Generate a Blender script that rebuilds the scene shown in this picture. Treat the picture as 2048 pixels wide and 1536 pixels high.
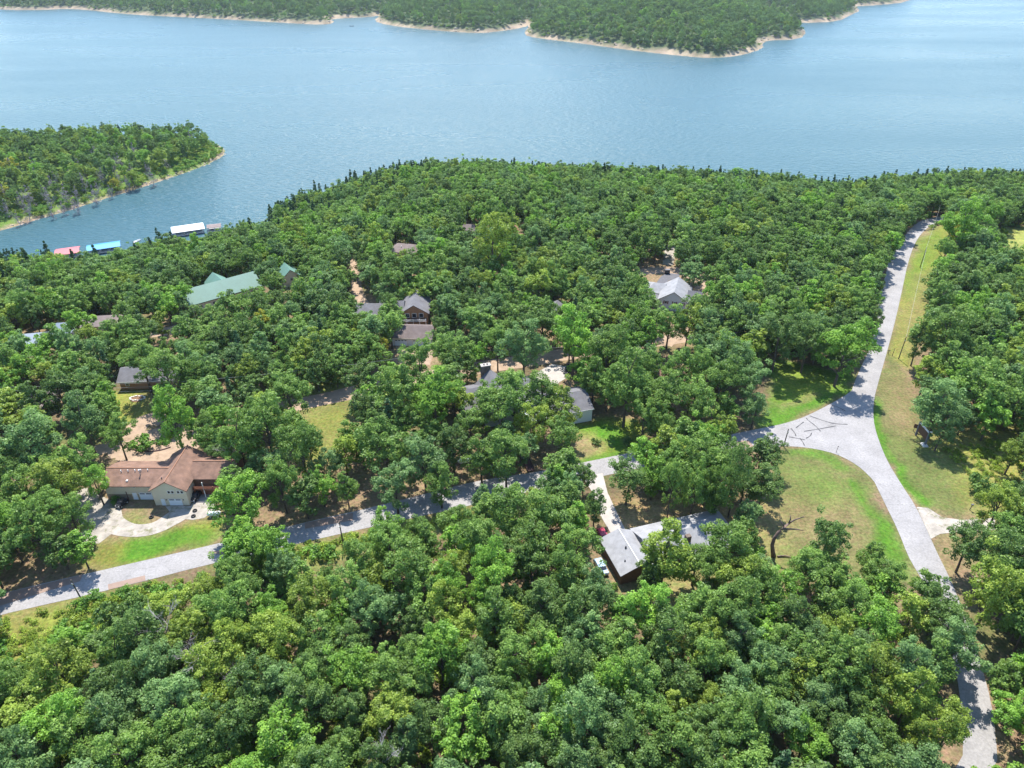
import bpy, bmesh, math, random
import numpy as np
from mathutils import Vector, Matrix
from mathutils.geometry import tessellate_polygon

scene = bpy.context.scene
for o in list(bpy.data.objects):
    bpy.data.objects.remove(o)
COL = scene.collection
R = math.radians

# ------------------------------------------------------------------ camera, sky, sun, exposure
CAM_H, PITCH, FPX = 120.0, R(32.5), 1420.0
cd = bpy.data.cameras.new('camera')
cd.sensor_width = 36.0
cd.lens = FPX / 2048 * 36.0
cd.clip_start, cd.clip_end = 1.0, 20000.0
cam = bpy.data.objects.new('camera', cd)
cam.location = (0, 0, CAM_H)
cam.rotation_euler = (R(90) - PITCH, 0, 0)
COL.objects.link(cam)
scene.camera = cam

SUN_EL = R(60)
world = bpy.data.worlds.new('World')
scene.world = world
world.use_nodes = True
wn = world.node_tree.nodes
wl = world.node_tree.links
bg = next(n for n in wn if n.type == 'BACKGROUND')
sky = wn.new('ShaderNodeTexSky')
sky.sky_type = 'NISHITA'
sky.sun_disc = False
sky.sun_elevation = SUN_EL
sky.sun_rotation = R(-4)
sky.air_density = 1.0
sky.dust_density = 0.1
sky.ozone_density = 1.5
wl.new(sky.outputs[0], bg.inputs[0])
bg.inputs[1].default_value = 0.15
sd = bpy.data.lights.new('sun', 'SUN')
sd.energy = 3.9
sd.angle = R(0.53)
sd.color = (1.0, 0.95, 0.86)
sun = bpy.data.objects.new('sun', sd)
sun.rotation_euler = Vector((0.07, -math.cos(SUN_EL), -math.sin(SUN_EL))).to_track_quat('-Z', 'Y').to_euler()
sun.location = (0, 200, 300)
COL.objects.link(sun)
vs = scene.view_settings
vs.view_transform = 'Standard'
vs.look = 'None'
vs.gamma = 1.0
vs.use_curve_mapping = False
vs.exposure = 1.38
scene.cycles.max_bounces = 6
scene.cycles.diffuse_bounces = 3
scene.cycles.transmission_bounces = 3
scene.cycles.caustics_reflective = False
scene.cycles.caustics_refractive = False

# ------------------------------------------------------------------ geometry of the place
HAZE = 0.00004
WZ = -33.0                      # lake level
FW = np.array([0, math.cos(PITCH), -math.sin(PITCH)])
UP = np.array([0, math.sin(PITCH), math.cos(PITCH)])


def plane(u, v, z=0.0):
    d = FW * FPX + np.array([1.0, 0, 0]) * (u - 1024) + UP * (768 - v)
    t = (z - CAM_H) / d[2]
    return d[0] * t, d[1] * t


def project(x, y, z):
    w = y * FW[1] + (z - CAM_H) * FW[2]
    w = np.maximum(w, 1e-3)
    return 1024 + FPX * x / w, 768 - FPX * (y * UP[1] + (z - CAM_H) * UP[2]) / w, w


def pts(lst, z=0.0):
    return np.array([plane(u, v, z) for u, v in lst])


def inside(poly, x, y):
    x = np.asarray(x, float)
    y = np.asarray(y, float)
    r = np.zeros(x.shape, bool)
    n = len(poly)
    for i in range(n):
        x0, y0 = poly[i]
        x1, y1 = poly[(i + 1) % n]
        if y0 == y1:
            continue
        c = (y0 > y) != (y1 > y)
        r ^= c & (x < (x1 - x0) * (y - y0) / (y1 - y0) + x0)
    return r


def dist(line, x, y, closed=False):
    x = np.asarray(x, float)
    y = np.asarray(y, float)
    r = np.full(x.shape, 1e9)
    n = len(line)
    for i in range(n if closed else n - 1):
        ax, ay = line[i]
        bx, by = line[(i + 1) % n]
        dx, dy = bx - ax, by - ay
        t = np.clip(((x - ax) * dx + (y - ay) * dy) / max(dx * dx + dy * dy, 1e-9), 0, 1)
        r = np.minimum(r, (x - ax - t * dx) ** 2 + (y - ay - t * dy) ** 2)
    return np.sqrt(r)


def smooth_line(p, k=2):
    p = np.asarray(p, float)
    for _ in range(k):
        q = [p[0]]
        for a, b in zip(p[:-1], p[1:]):
            q += [a * .75 + b * .25, a * .25 + b * .75]
        q.append(p[-1])
        p = np.array(q)
    return p


def vnoise(x, y, s, seed=0):
    """value noise, 0..1, of wavelength s"""
    x = np.asarray(x, float) / s
    y = np.asarray(y, float) / s
    xi, yi = np.floor(x).astype(np.int64), np.floor(y).astype(np.int64)
    fx, fy = x - xi, y - yi
    fx, fy = fx * fx * (3 - 2 * fx), fy * fy * (3 - 2 * fy)

    def h(a, b):
        n = (a * 374761393 + b * 668265263 + seed * 974634723) & 0x7fffffff
        n = ((n ^ (n >> 13)) * 1274126177) & 0x7fffffff
        return ((n ^ (n >> 16)) & 0xffff) / 65535.0
    return ((h(xi, yi) * (1 - fx) + h(xi + 1, yi) * fx) * (1 - fy)
            + (h(xi, yi + 1) * (1 - fx) + h(xi + 1, yi + 1) * fx) * fy)


near_shore = smooth_line(pts([(-1500, 980), (-600, 690), (-250, 605), (0, 548), (60, 538), (130, 530), (210, 522), (300, 502), (400, 486), (470, 474), (560, 436),
                              (640, 404), (720, 380), (800, 364), (950, 358), (1100, 366), (1300, 374), (1500, 382), (1640, 398), (1750, 385),
                              (1900, 378), (2048, 372), (2400, 366), (3400, 360)], WZ), 1)
NEAR = np.vstack([near_shore, [[2500, -1500], [-2500, -1500]]])
PEN = smooth_line(pts([(-900, 640), (-200, 512), (0, 462), (60, 443), (140, 420), (200, 400), (260, 382), (320, 362), (380, 342), (425, 324), (450, 308), (446, 296),
                       (420, 286), (350, 280), (250, 279), (150, 283), (0, 284), (-300, 290), (-1200, 320)], WZ), 1)
FAR_A = smooth_line(pts([(-40, 14), (10, 20), (90, 20), (130, 17), (180, 20), (240, 27), (320, 32), (450, 38), (560, 45), (655, 50), (668, 44), (655, 38), (740, 34),
                         (760, 30)], WZ), 1)
FAR_A = np.vstack([FAR_A[:-1], pts([(820, 42), (900, 44), (1000, 42), (1100, 42), (1300, 20), (1400, -122), (-250, -122), (40, -40), (60, 8)], WZ)])
FAR_B = smooth_line(pts([(765, 30), (748, 41), (775, 50), (860, 60), (960, 67), (1010, 61), (1045, 55), (1060, 48)], WZ), 1)
FAR_B = np.vstack([FAR_B, pts([(1200, 0), (1200, -80), (900, -80), (800, -20)], WZ)])
FAR_C = smooth_line(pts([(1058, 52), (1050, 70), (1075, 76), (1160, 86), (1260, 100), (1350, 110), (1415, 116), (1470, 113), (1525, 98), (1522, 86), (1540, 80),
                         (1598, 79), (1612, 64), (1600, 56), (1545, 40), (1600, 46), (1675, 43), (1700, 30), (1722, 20), (1700, 13), (1760, 10), (1815, 4),
                         (1840, -14)], WZ), 1)
FAR_C = np.vstack([FAR_C, pts([(1800, -60), (1850, -122), (900, -122), (1000, 0)], WZ)])
FAR = [FAR_A, FAR_B, FAR_C]


def ground_z(x, y):
    x = np.asarray(x, float)
    y = np.asarray(y, float)
    d = dist(near_shore, x, y)
    ins = inside(NEAR, x, y)
    t = np.clip(d / 175.0, 0, 1)
    z = np.where(ins, WZ - 33 * -(1 - (1 - t) ** 1.6), WZ - np.minimum(0.25 * d, 8))
    return z


def far_sd(x, y):
    """metres inland of the far shore (negative over water)"""
    d = np.full(np.shape(x), -1e9)
    for P in FAR:
        d = np.maximum(d, dist(P, x, y, True) * np.where(inside(P, x, y), 1, -1))
    return d


def pen_z(x, y):
    d = dist(PEN, x, y, True)
    ins = inside(PEN, x, y)
    return np.where(ins, WZ + 1.0 * np.clip(d / 3, 0, 1) + 9 * (1 - np.exp(-d / 55)), WZ - np.minimum(.2 * d, 6))


def far_z(x, y):
    d = far_sd(x, y)
    return np.where(d > 0, WZ + 3.5 * np.clip(d / 7, 0, 1) + 58 * (1 - np.exp(-np.maximum(d, 0) / 260)), np.maximum(WZ - 6, WZ + .2 * d))


def at(u, v, h=0.0):
    """the point of the ground (raised by h) seen at picture point u, v"""
    z = h
    for _ in range(12):
        x, y = plane(u, v, z)
        z = float(ground_z(x, y)) + h
    return x, y, z


# ------------------------------------------------------------------ materials
def mat(name, rgb, rough=0.8, metal=0.0, var=0.0, scale=3.0, bump=0.0, bscale=20.0, var2=None):
    m = bpy.data.materials.new(name)
    m.use_nodes = True
    nt = m.node_tree
    b = nt.nodes['Principled BSDF']
    b.inputs['Base Color'].default_value = (*rgb, 1)
    b.inputs['Roughness'].default_value = rough
    b.inputs['Metallic'].default_value = metal
    if var or bump:
        tc = nt.nodes.new('ShaderNodeTexCoord')
    if var:
        no = nt.nodes.new('ShaderNodeTexNoise')
        no.inputs['Scale'].default_value = scale
        no.inputs['Detail'].default_value = 8
        no.inputs['Roughness'].default_value = .65
        nt.links.new(tc.outputs['Object'], no.inputs['Vector'])
        mx = nt.nodes.new('ShaderNodeMix')
        mx.data_type = 'RGBA'
        lo = tuple(c * (1 - var) for c in rgb)
        hi = var2 or tuple(min(1, c * (1 + var)) for c in rgb)
        mx.inputs[6].default_value = (*lo, 1)
        mx.inputs[7].default_value = (*hi, 1)
        rp = nt.nodes.new('ShaderNodeMapRange')
        rp.inputs[1].default_value, rp.inputs[2].default_value = .3, .7
        nt.links.new(no.outputs[0], rp.inputs[0])
        nt.links.new(rp.outputs[0], mx.inputs[0])
        nt.links.new(mx.outputs[2], b.inputs['Base Color'])
    if bump:
        n2 = nt.nodes.new('ShaderNodeTexNoise')
        n2.inputs['Scale'].default_value = bscale
        n2.inputs['Detail'].default_value = 4
        nt.links.new(tc.outputs['Object'], n2.inputs['Vector'])
        bp = nt.nodes.new('ShaderNodeBump')
        bp.inputs['Strength'].default_value = bump
        bp.inputs['Distance'].default_value = .1
        nt.links.new(n2.outputs[0], bp.inputs['Height'])
        nt.links.new(bp.outputs[0], b.inputs['Normal'])
    return m


def leaf_mat(name, rgb, trans=.42, vary=.42):
    m = bpy.data.materials.new(name)
    m.use_nodes = True
    nt = m.node_tree
    nt.nodes.remove(nt.nodes['Principled BSDF'])
    out = next(n for n in nt.nodes if n.type == 'OUTPUT_MATERIAL')
    at_ = nt.nodes.new('ShaderNodeAttribute')
    at_.attribute_name = 'shade'
    oi = nt.nodes.new('ShaderNodeObjectInfo')
    hs = nt.nodes.new('ShaderNodeHueSaturation')
    hs.inputs['Color'].default_value = (*rgb, 1)

    def mr(src, a, b, lo=0, hi=1):
        r = nt.nodes.new('ShaderNodeMapRange')
        r.inputs[1].default_value, r.inputs[2].default_value = lo, hi
        r.inputs[3].default_value, r.inputs[4].default_value = a, b
        nt.links.new(src, r.inputs[0])
        return r.outputs[0]
    mul = nt.nodes.new('ShaderNodeMath')
    mul.operation = 'MULTIPLY'
    nt.links.new(mr(at_.outputs['Fac'], 1 - vary, 1 + vary), mul.inputs[0])
    nt.links.new(mr(oi.outputs['Random'], .84, 1.16), mul.inputs[1])
    nt.links.new(mul.outputs[0], hs.inputs['Value'])
    nt.links.new(mr(at_.outputs['Fac'], .515, .485), hs.inputs['Hue'])
    df = nt.nodes.new('ShaderNodeBsdfDiffuse')
    tr = nt.nodes.new('ShaderNodeBsdfTranslucent')
    nt.links.new(hs.outputs[0], df.inputs[0])
    nt.links.new(hs.outputs[0], tr.inputs[0])
    mx = nt.nodes.new('ShaderNodeMixShader')
    mx.inputs[0].default_value = trans
    nt.links.new(df.outputs[0], mx.inputs[1])
    nt.links.new(tr.outputs[0], mx.inputs[2])
    gl = nt.nodes.new('ShaderNodeBsdfGlossy')
    gl.inputs['Roughness'].default_value = .45
    gl.inputs['Color'].default_value = (.9, .95, 1, 1)
    m2 = nt.nodes.new('ShaderNodeMixShader')
    m2.inputs[0].default_value = .012
    nt.links.new(mx.outputs[0], m2.inputs[1])
    nt.links.new(gl.outputs[0], m2.inputs[2])
    nt.links.new(m2.outputs[0], out.inputs[0])
    return m


TINTS = {
    'dark': ((.128, .215, .052), 'dark green'),
    'mid': ((.170, .285, .058), 'mid green'),
    'fresh': ((.195, .360, .050), 'bright fresh green'),
    'olive': ((.235, .325, .050), 'yellowish olive green'),
    'blue': ((.160, .270, .085), 'soft bluish green'),
    'yellow': ((.38, .38, .04), 'yellow'),
}
LEAF = {k: leaf_mat('leaf_' + k, v[0]) for k, v in TINTS.items()}
LEAF['cedar'] = leaf_mat('needle_cedar', (.055, .115, .042), .12, .45)
LEAF['weed'] = leaf_mat('weed', (.20, .29, .035), .3, .5)
LEAF['shrub'] = leaf_mat('shrub', (.12, .25, .036), .3, .5)
LEAF['greytwig'] = leaf_mat('grey_twig', (.23, .20, .215), .1, .35)
M = {
    'bark': mat('bark', (.085, .065, .05), .9, var=.4, scale=2),
    'deadwood': mat('dead_wood', (.42, .37, .36), .9, var=.3, scale=2),
    'snag': mat('snag_wood', (.16, .11, .09), .9, var=.5, scale=1.2),
}


# ------------------------------------------------------------------ mesh helpers
def link(name, me, parent=None):
    o = bpy.data.objects.new(name, me)
    COL.objects.link(o)
    if parent is not None:
        o.parent = parent
    return o


def tag(o, label=None, cat=None, group=None, kind=None):
    if label:
        o['label'] = label
    if cat:
        o['category'] = cat
    if group:
        o['group'] = group
    if kind:
        o['kind'] = kind
    return o


def thing(name, label, cat, loc, rot=0.0, group=None):
    o = bpy.data.objects.new(name, None)
    o.empty_display_size = .5
    COL.objects.link(o)
    o.location = loc
    o.rotation_euler = (0, 0, rot)
    return tag(o, label, cat, group)


class MB:
    def __init__(s):
        s.v, s.f = [], []

    def add(s, vs_, fs):
        n = len(s.v)
        s.v += [tuple(map(float, a)) for a in vs_]
        s.f += [tuple(i + n for i in f) for f in fs]
        return s

    def box(s, x0, x1, y0, y1, z0, z1):
        return s.add([(x0, y0, z0), (x1, y0, z0), (x1, y1, z0), (x0, y1, z0), (x0, y0, z1), (x1, y0, z1), (x1, y1, z1), (x0, y1, z1)],
                     [(0, 3, 2, 1), (4, 5, 6, 7), (0, 1, 5, 4), (1, 2, 6, 5), (2, 3, 7, 6), (3, 0, 4, 7)])

    def tube(s, path, rad, k=6, cap=True):
        path = [Vector(p) for p in path]
        n0 = len(s.v)
        ref = Vector((.31, .17, .93)).normalized()
        for i, p in enumerate(path):
            d = (path[min(i + 1, len(path) - 1)] - path[max(i - 1, 0)])
            d = d.normalized() if d.length > 1e-6 else Vector((0, 0, 1))
            r_ = ref if abs(d.dot(ref)) < .95 else Vector((1, 0, 0))
            a = d.cross(r_).normalized()
            b = d.cross(a)
            rr = rad[i] if hasattr(rad, '__len__') else rad
            for j in range(k):
                t = 2 * math.pi * j / k
                s.v.append(tuple(p + a * (math.cos(t) * rr) + b * (math.sin(t) * rr)))
        for i in range(len(path) - 1):
            for j in range(k):
                a0 = n0 + i * k + j
                a1 = n0 + i * k + (j + 1) % k
                s.f.append((a0, a1, a1 + k, a0 + k))
        if cap:
            s.f.append(tuple(n0 + j for j in reversed(range(k))))
            s.f.append(tuple(n0 + (len(path) - 1) * k + j for j in range(k)))
        return s

    def mesh(s, name, m, smooth=False):
        me = bpy.data.meshes.new(name)
        me.from_pydata(s.v, [], s.f)
        if m is not None:
            me.materials.append(m)
        if smooth:
            me.shade_smooth()
        return me

    def build(s, name, m, parent=None, smooth=False):
        return link(name, s.mesh(name, m, smooth), parent)


def mesh_np(name, verts, quads, m, attrs=()):
    me = bpy.data.meshes.new(name)
    nv, nf = len(verts), len(quads)
    me.vertices.add(nv)
    me.vertices.foreach_set('co', np.asarray(verts, np.float32).ravel())
    k = quads.shape[1]
    me.loops.add(nf * k)
    me.loops.foreach_set('vertex_index', np.asarray(quads, np.int32).ravel())
    me.polygons.add(nf)
    me.polygons.foreach_set('loop_start', np.arange(0, nf * k, k, dtype=np.int32))
    for an, typ, data in attrs:
        a = me.attributes.new(an, typ, 'POINT')
        a.data.foreach_set('vector' if typ == 'FLOAT_VECTOR' else ('color' if typ == 'FLOAT_COLOR' else 'value'), np.asarray(data).ravel())
    me.update(calc_edges=True)
    if m is not None:
        me.materials.append(m)
    return me


# ------------------------------------------------------------------ roads and painted areas (outlines on the ground)
main_left = [(1600, 1900), (1780, 1690), (1925, 1536), (1926, 1440), (1912, 1340), (1880, 1240), (1850, 1170), (1827, 1132), (1815, 1110), (1796, 1061), (1772, 1012), (1752, 971),
             (1733, 930), (1715, 890), (1703, 850), (1698, 810), (1703, 780), (1717, 745), (1743, 690), (1752, 652), (1760, 587), (1769, 558), (1778, 520),
             (1799, 487), (1828, 443), (1854, 421), (1895, 411), (1960, 404), (2100, 400)]
main_right = [(1700, 1900), (1890, 1690), (1995, 1536), (1992, 1475), (1982, 1403), (1963, 1333), (1930, 1235), (1910, 1180), (1890, 1137), (1876, 1110), (1854, 1061), (1831, 1012), (1802, 968),
              (1775, 924), (1758, 883), (1749, 853), (1746, 827), (1748, 798), (1755, 770), (1778, 690), (1793, 631), (1806, 572), (1815, 528),
              (1828, 490), (1843, 464), (1866, 439), (1900, 424), (1960, 416), (2100, 411)]
side_up = [(-300, 1266), (0, 1188), (111, 1161), (167, 1149), (293, 1120), (416, 1092), (600, 1047), (765, 1010), (926, 968), (1000, 954), (1070, 945), (1176, 923),
           (1243, 909), (1363, 886), (1448, 872), (1500, 861), (1547, 852), (1580, 844), (1614, 832), (1661, 808), (1699, 786), (1712, 770), (1725, 762)]
side_lo = [(-300, 1312), (0, 1230), (100, 1207), (164, 1193), (290, 1162), (404, 1132), (600, 1086), (765, 1049), (926, 1014), (1018, 993), (1090, 977), (1211, 951),
           (1252, 942), (1363, 920), (1469, 901), (1507, 896), (1571, 892), (1614, 895), (1655, 903), (1684, 913), (1714, 930), (1737, 950), (1758, 975)]
ML, MR = smooth_line(pts(main_left), 1), smooth_line(pts(main_right), 1)
SU, SL = smooth_line(pts(side_up), 1), smooth_line(pts(side_lo), 1)
ROAD_MAIN = np.vstack([ML, MR[::-1]])
ROAD_SIDE = np.vstack([SU, SL[::-1]])


def ribbon(center, half):
    c = smooth_line(center, 2)
    t = np.gradient(c, axis=0)
    t /= np.linalg.norm(t, axis=1)[:, None]
    n = np.stack([-t[:, 1], t[:, 0]], 1)
    half = np.interp(np.linspace(0, 1, len(c)), np.linspace(0, 1, len(half)), half) if hasattr(half, '__len__') else np.full(len(c), half)
    wob = (vnoise(c[:, 0], c[:, 1], 9, 5) - .5) * .8
    return np.vstack([c + n * (half + wob)[:, None], (c - n * (half + wob[::-1])[:, None])[::-1]])


UPPER_LANE = ribbon(pts([(-250, 1010), (0, 962), (120, 925), (260, 880), (420, 845), (520, 822), (610, 806), (700, 787), (830, 758), (950, 737), (1110, 712), (1240, 690), (1330, 682), (1420, 668)]),
                    [2.2, 2.4, 2.6, 2.8, 3.4, 4.0, 3.6, 3.8, 3.4, 2.4])
CIRCLE_LANE = ribbon(pts([(215, 905), (250, 895), (300, 915), (350, 905), (400, 860), (395, 840)]), [3, 4.5, 4.5, 4.5, 3])
ISLAND_LANE = ribbon(pts([(262, 880), (275, 850), (300, 835), (330, 840)]), [3, 3, 3])
LOOP_WHITE = ribbon(pts([(150, 985), (172, 1015), (205, 1030), (225, 1050), (262, 1063), (310, 1058), (345, 1036), (372, 1020)]), [2.4, 3.8, 4.8, 2.8, 2.2, 2.3, 2.6, 2.2])
LOOP_SPUR = ribbon(pts([(220, 1042), (195, 1062), (175, 1085)]), [4, 4, 3])
APRON = pts([(330, 1012), (382, 1012), (384, 992), (400, 985), (428, 990), (430, 1022), (408, 1036), (385, 1040), (350, 1036)])
NORTH_LANE = ribbon(pts([(150, 700), (200, 685), (270, 672), (330, 662), (390, 654), (470, 640)]), [1.8, 2.6, 3.4, 3.4, 2])
MID_LANE = ribbon(pts([(700, 500), (705, 530), (712, 560), (716, 590), (730, 610)]), [1.6, 2.2, 2.2, 1.8])
EAST_LANE = ribbon(pts([(1180, 552), (1270, 545), (1330, 538), (1385, 548), (1410, 570), (1400, 620), (1360, 660), (1330, 690)]), [2.2, 3.4, 3.8, 3.0, 2.2, 2.4])
SPUR_LANE = ribbon(pts([(1345, 478), (1340, 505), (1335, 530)]), [1.8, 2.4, 2.4])
ASPH_DRIVE = pts([(1312, 567), (1322, 553), (1334, 546), (1360, 549), (1356, 556), (1336, 562), (1328, 571)])
CONC_PAD = pts([(1060, 752), (1105, 728), (1140, 735), (1135, 755), (1118, 765), (1105, 785), (1090, 775)])
CONC_DRIVE = pts([(1165, 955), (1205, 946), (1215, 985), (1236, 1030), (1252, 1062), (1225, 1072), (1200, 1030), (1185, 985)])
GARAGE_APRON = pts([(790, 690), (870, 697), (860, 730), (800, 728)])
EAST_SPUR = pts([(1833, 1014), (1856, 1016), (1885, 1035), (1925, 1040), (1990, 1036), (1990, 1060), (1918, 1064), (1880, 1068), (1862, 1078)])
SOLID_GROUND = [ROAD_MAIN, ROAD_SIDE, UPPER_LANE, CIRCLE_LANE, ISLAND_LANE, LOOP_WHITE, LOOP_SPUR, APRON, ASPH_DRIVE, CONC_PAD, CONC_DRIVE, GARAGE_APRON, EAST_SPUR, EAST_LANE, NORTH_LANE, MID_LANE, SPUR_LANE]

C_LITTER, C_TAN = (.105, .082, .048), (.20, .145, .088)
C_GREEN, C_LAWN, C_OLIVE, C_STRAW = (.062, .145, .014), (.078, .140, .022), (.098, .115, .036), (.175, .135, .070)
# (outline in the picture, colour, edge softness in metres)
AREAS = [
    ([(-200, 1150), (200, 1020), (520, 1000), (700, 900), (1000, 880), (1500, 840), (1500, 880), (1000, 965), (600, 1060), (0, 1200), (-200, 1240)], C_TAN, 5, .55),
    ([(1525, 735), (1560, 722), (1640, 735), (1715, 752), (1705, 782), (1660, 808), (1610, 832), (1545, 853), (1505, 860), (1530, 820), (1540, 780)], C_LAWN, 1.0, 1),
    ([(1560, 735), (1640, 745), (1680, 775), (1640, 800), (1560, 800)], (.15, .19, .028), 4, .7),
    ([(1540, 822), (1640, 800), (1690, 780), (1698, 788), (1640, 815), (1550, 846)], C_GREEN, 1, .8),
    ([(1560, 812), (1640, 788), (1650, 796), (1560, 824)], C_STRAW, 1.2, .6),
    ([(1571, 893), (1655, 903), (1737, 950), (1815, 1110), (1840, 1150), (1500, 1160), (1440, 1100), (1420, 1050), (1540, 1000), (1560, 900)], C_OLIVE, 1.0, 1),
    ([(1575, 960), (1640, 950), (1700, 1010), (1720, 1080), (1640, 1100), (1560, 1060)], (.165, .125, .062), 8, .75),
    ([(1590, 905), (1660, 915), (1720, 960), (1740, 1000), (1700, 985), (1640, 930)], (.15, .115, .06), 2.5, .6),
    ([(1580, 1000), (1680, 960), (1740, 1040), (1770, 1130), (1600, 1130)], C_STRAW, 9, .35),
    ([(1580, 930), (1660, 930), (1700, 990), (1640, 1010), (1580, 990)], C_LAWN, 4, .6),
    ([(1690, 960), (1720, 965), (1812, 1112), (1840, 1160), (1790, 1160), (1740, 1040)], C_GREEN, 1.2, .9),
    ([(1571, 893), (1655, 903), (1720, 940), (1700, 950), (1640, 918), (1580, 905)], C_GREEN, 1.0, .7),
    ([(1755, 770), (1778, 700), (1800, 720), (1812, 790), (1850, 830), (1905, 885), (1960, 905), (1960, 1000), (1920, 1030), (1860, 1015), (1825, 990), (1775, 915), (1750, 850)], C_OLIVE, 1.5, 1),
    ([(1770, 770), (1800, 740), (1830, 820), (1870, 870), (1830, 880), (1780, 850)], C_STRAW, 4, .75),
    ([(1748, 795), (1765, 812), (1770, 850), (1790, 910), (1825, 960), (1858, 1005), (1846, 1012), (1800, 962), (1762, 885), (1748, 850)], C_GREEN, .8, 1),
    ([(1860, 870), (2100, 830), (2150, 1000), (1960, 1030), (1930, 960)], (.19, .19, .05), 5, .9),
    ([(1790, 720), (1778, 700), (1800, 600), (1820, 520), (1850, 470), (1905, 428), (1900, 480), (1880, 560), (1850, 640), (1835, 700), (1820, 740)], (.15, .165, .03), 1.5, 1),
    ([(1806, 580), (1822, 520), (1850, 470), (1880, 445), (1875, 490), (1850, 550), (1825, 600)], C_GREEN, 4, .55),
    ([(1795, 640), (1840, 560), (1870, 540), (1850, 640), (1835, 690), (1800, 720)], C_STRAW, 5, .6),
    ([(1120, 852), (1200, 835), (1290, 850), (1300, 900), (1250, 912), (1170, 925), (1120, 920)], (.12, .16, .025), 2, 1),
    ([(1150, 850), (1210, 850), (1250, 868), (1248, 905), (1215, 890), (1190, 862)], C_GREEN, 1.2, .9),
    ([(1140, 862), (1185, 865), (1215, 895), (1190, 915), (1130, 925), (1115, 900)], C_TAN, 2, .75),
    ([(1130, 925), (1215, 905), (1290, 905), (1250, 915), (1150, 932)], C_GREEN, 1.0, .8),
    ([(150, 1130), (200, 1085), (290, 1072), (380, 1050), (440, 1040), (455, 1062), (420, 1088), (300, 1118), (190, 1145)], (.135, .145, .03), 2, 1),
    ([(255, 1078), (330, 1062), (420, 1062), (445, 1070), (420, 1086), (300, 1112), (225, 1128)], C_GREEN, 1.5, .95),
    ([(235, 1040), (285, 1028), (300, 1045), (270, 1055), (245, 1055)], (.12, .15, .03), 2, .9),
    ([(60, 1135), (130, 1100), (150, 1050), (40, 1080)], C_STRAW, 5, .5),
    ([(195, 785), (300, 785), (320, 840), (262, 855), (180, 830)], (.17, .18, .04), 2, .9),
    ([(600, 800), (710, 780), (720, 850), (680, 930), (600, 930)], (.14, .15, .035), 3, .85),
    ([(620, 735), (700, 720), (705, 785), (610, 800)], (.15, .17, .04), 3, .8),
    ([(1200, 1000), (1420, 990), (1540, 1000), (1560, 1040), (1540, 1090), (1440, 1060), (1260, 1065)], (.24, .175, .085), 3, .85),
    ([(1400, 1080), (1520, 1040), (1560, 1100), (1560, 1180), (1300, 1240), (1240, 1180)], (.17, .16, .06), 4, .75),
    ([(1985, 440), (2100, 450), (2100, 540), (2030, 500), (1995, 480)], (.21, .23, .06), 3, 1),
    ([(-100, 1240), (150, 1205), (320, 1180), (340, 1200), (150, 1330), (-100, 1400)], (.16, .18, .035), 4, .9),
    ([(430, 1130), (600, 1090), (800, 1050), (1020, 1000), (1030, 1012), (700, 1110), (500, 1160)], (.13, .17, .03), 3, .9),
    ([(1800, 1130), (1850, 1100), (1890, 1140), (1960, 1330), (2000, 1400), (2040, 1560), (1990, 1560), (1960, 1400)], C_TAN, 2, .7),
    ([(1860, 1068), (1920, 1062), (1905, 1100), (1900, 1150), (1880, 1130)], C_STRAW, 1.5, .9),
    ([(1318, 580), (1340, 570), (1360, 572), (1350, 590)], C_GREEN, 1, .9),
    ([(1180, 530), (1260, 505), (1420, 520), (1420, 560), (1180, 570)], C_TAN, 5, .7),
]
AREAS = [(pts(a), c, s, k) for a, c, s, k in AREAS]


def ground_colour(x, y):
    wx = x + (vnoise(x, y, 7, 1) - .5) * 3.2 + (vnoise(x, y, 2.3, 2) - .5) * 1.4
    wy = y + (vnoise(x, y, 7, 3) - .5) * 3.2 + (vnoise(x, y, 2.3, 4) - .5) * 1.4
    n = vnoise(x, y, 22, 11) * .5 + vnoise(x, y, 6, 12) * .35 + vnoise(x, y, 2.5, 13) * .15
    k = np.clip((n - .3) / .4, 0, 1)[:, None]
    col = np.array(C_LITTER)[None] * (1 - k) + np.array(C_TAN)[None] * k
    g = np.clip((vnoise(x, y, 13, 21) * .6 + vnoise(x, y, 4, 22) * .4 - .55) / .2, 0, 1)[:, None] * .6
    col = col * (1 - g) + np.array(C_OLIVE)[None] * g
    for P, c, s, a in AREAS:
        lo, hi = P.min(0) - 4 * s - 4, P.max(0) + 4 * s + 4
        idx = np.where((wx > lo[0]) & (wx < hi[0]) & (wy > lo[1]) & (wy < hi[1]))[0]
        if not len(idx):
            continue
        px_, py_ = wx[idx], wy[idx]
        d = dist(P, px_, py_, True) * np.where(inside(P, px_, py_), 1, -1)
        w = np.clip(.5 + d / (2 * s), 0, 1) * a
        nn = vnoise(px_, py_, 5, 31) * .6 + vnoise(px_, py_, 1.7, 32) * .4
        w = np.clip(w * (.7 + .6 * nn), 0, 1)[:, None]
        cc = np.array(c)[None] * (.85 + .3 * vnoise(px_, py_, 3.1, 33))[:, None]
        col[idx] = col[idx] * (1 - w) + cc * w
    return col


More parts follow.
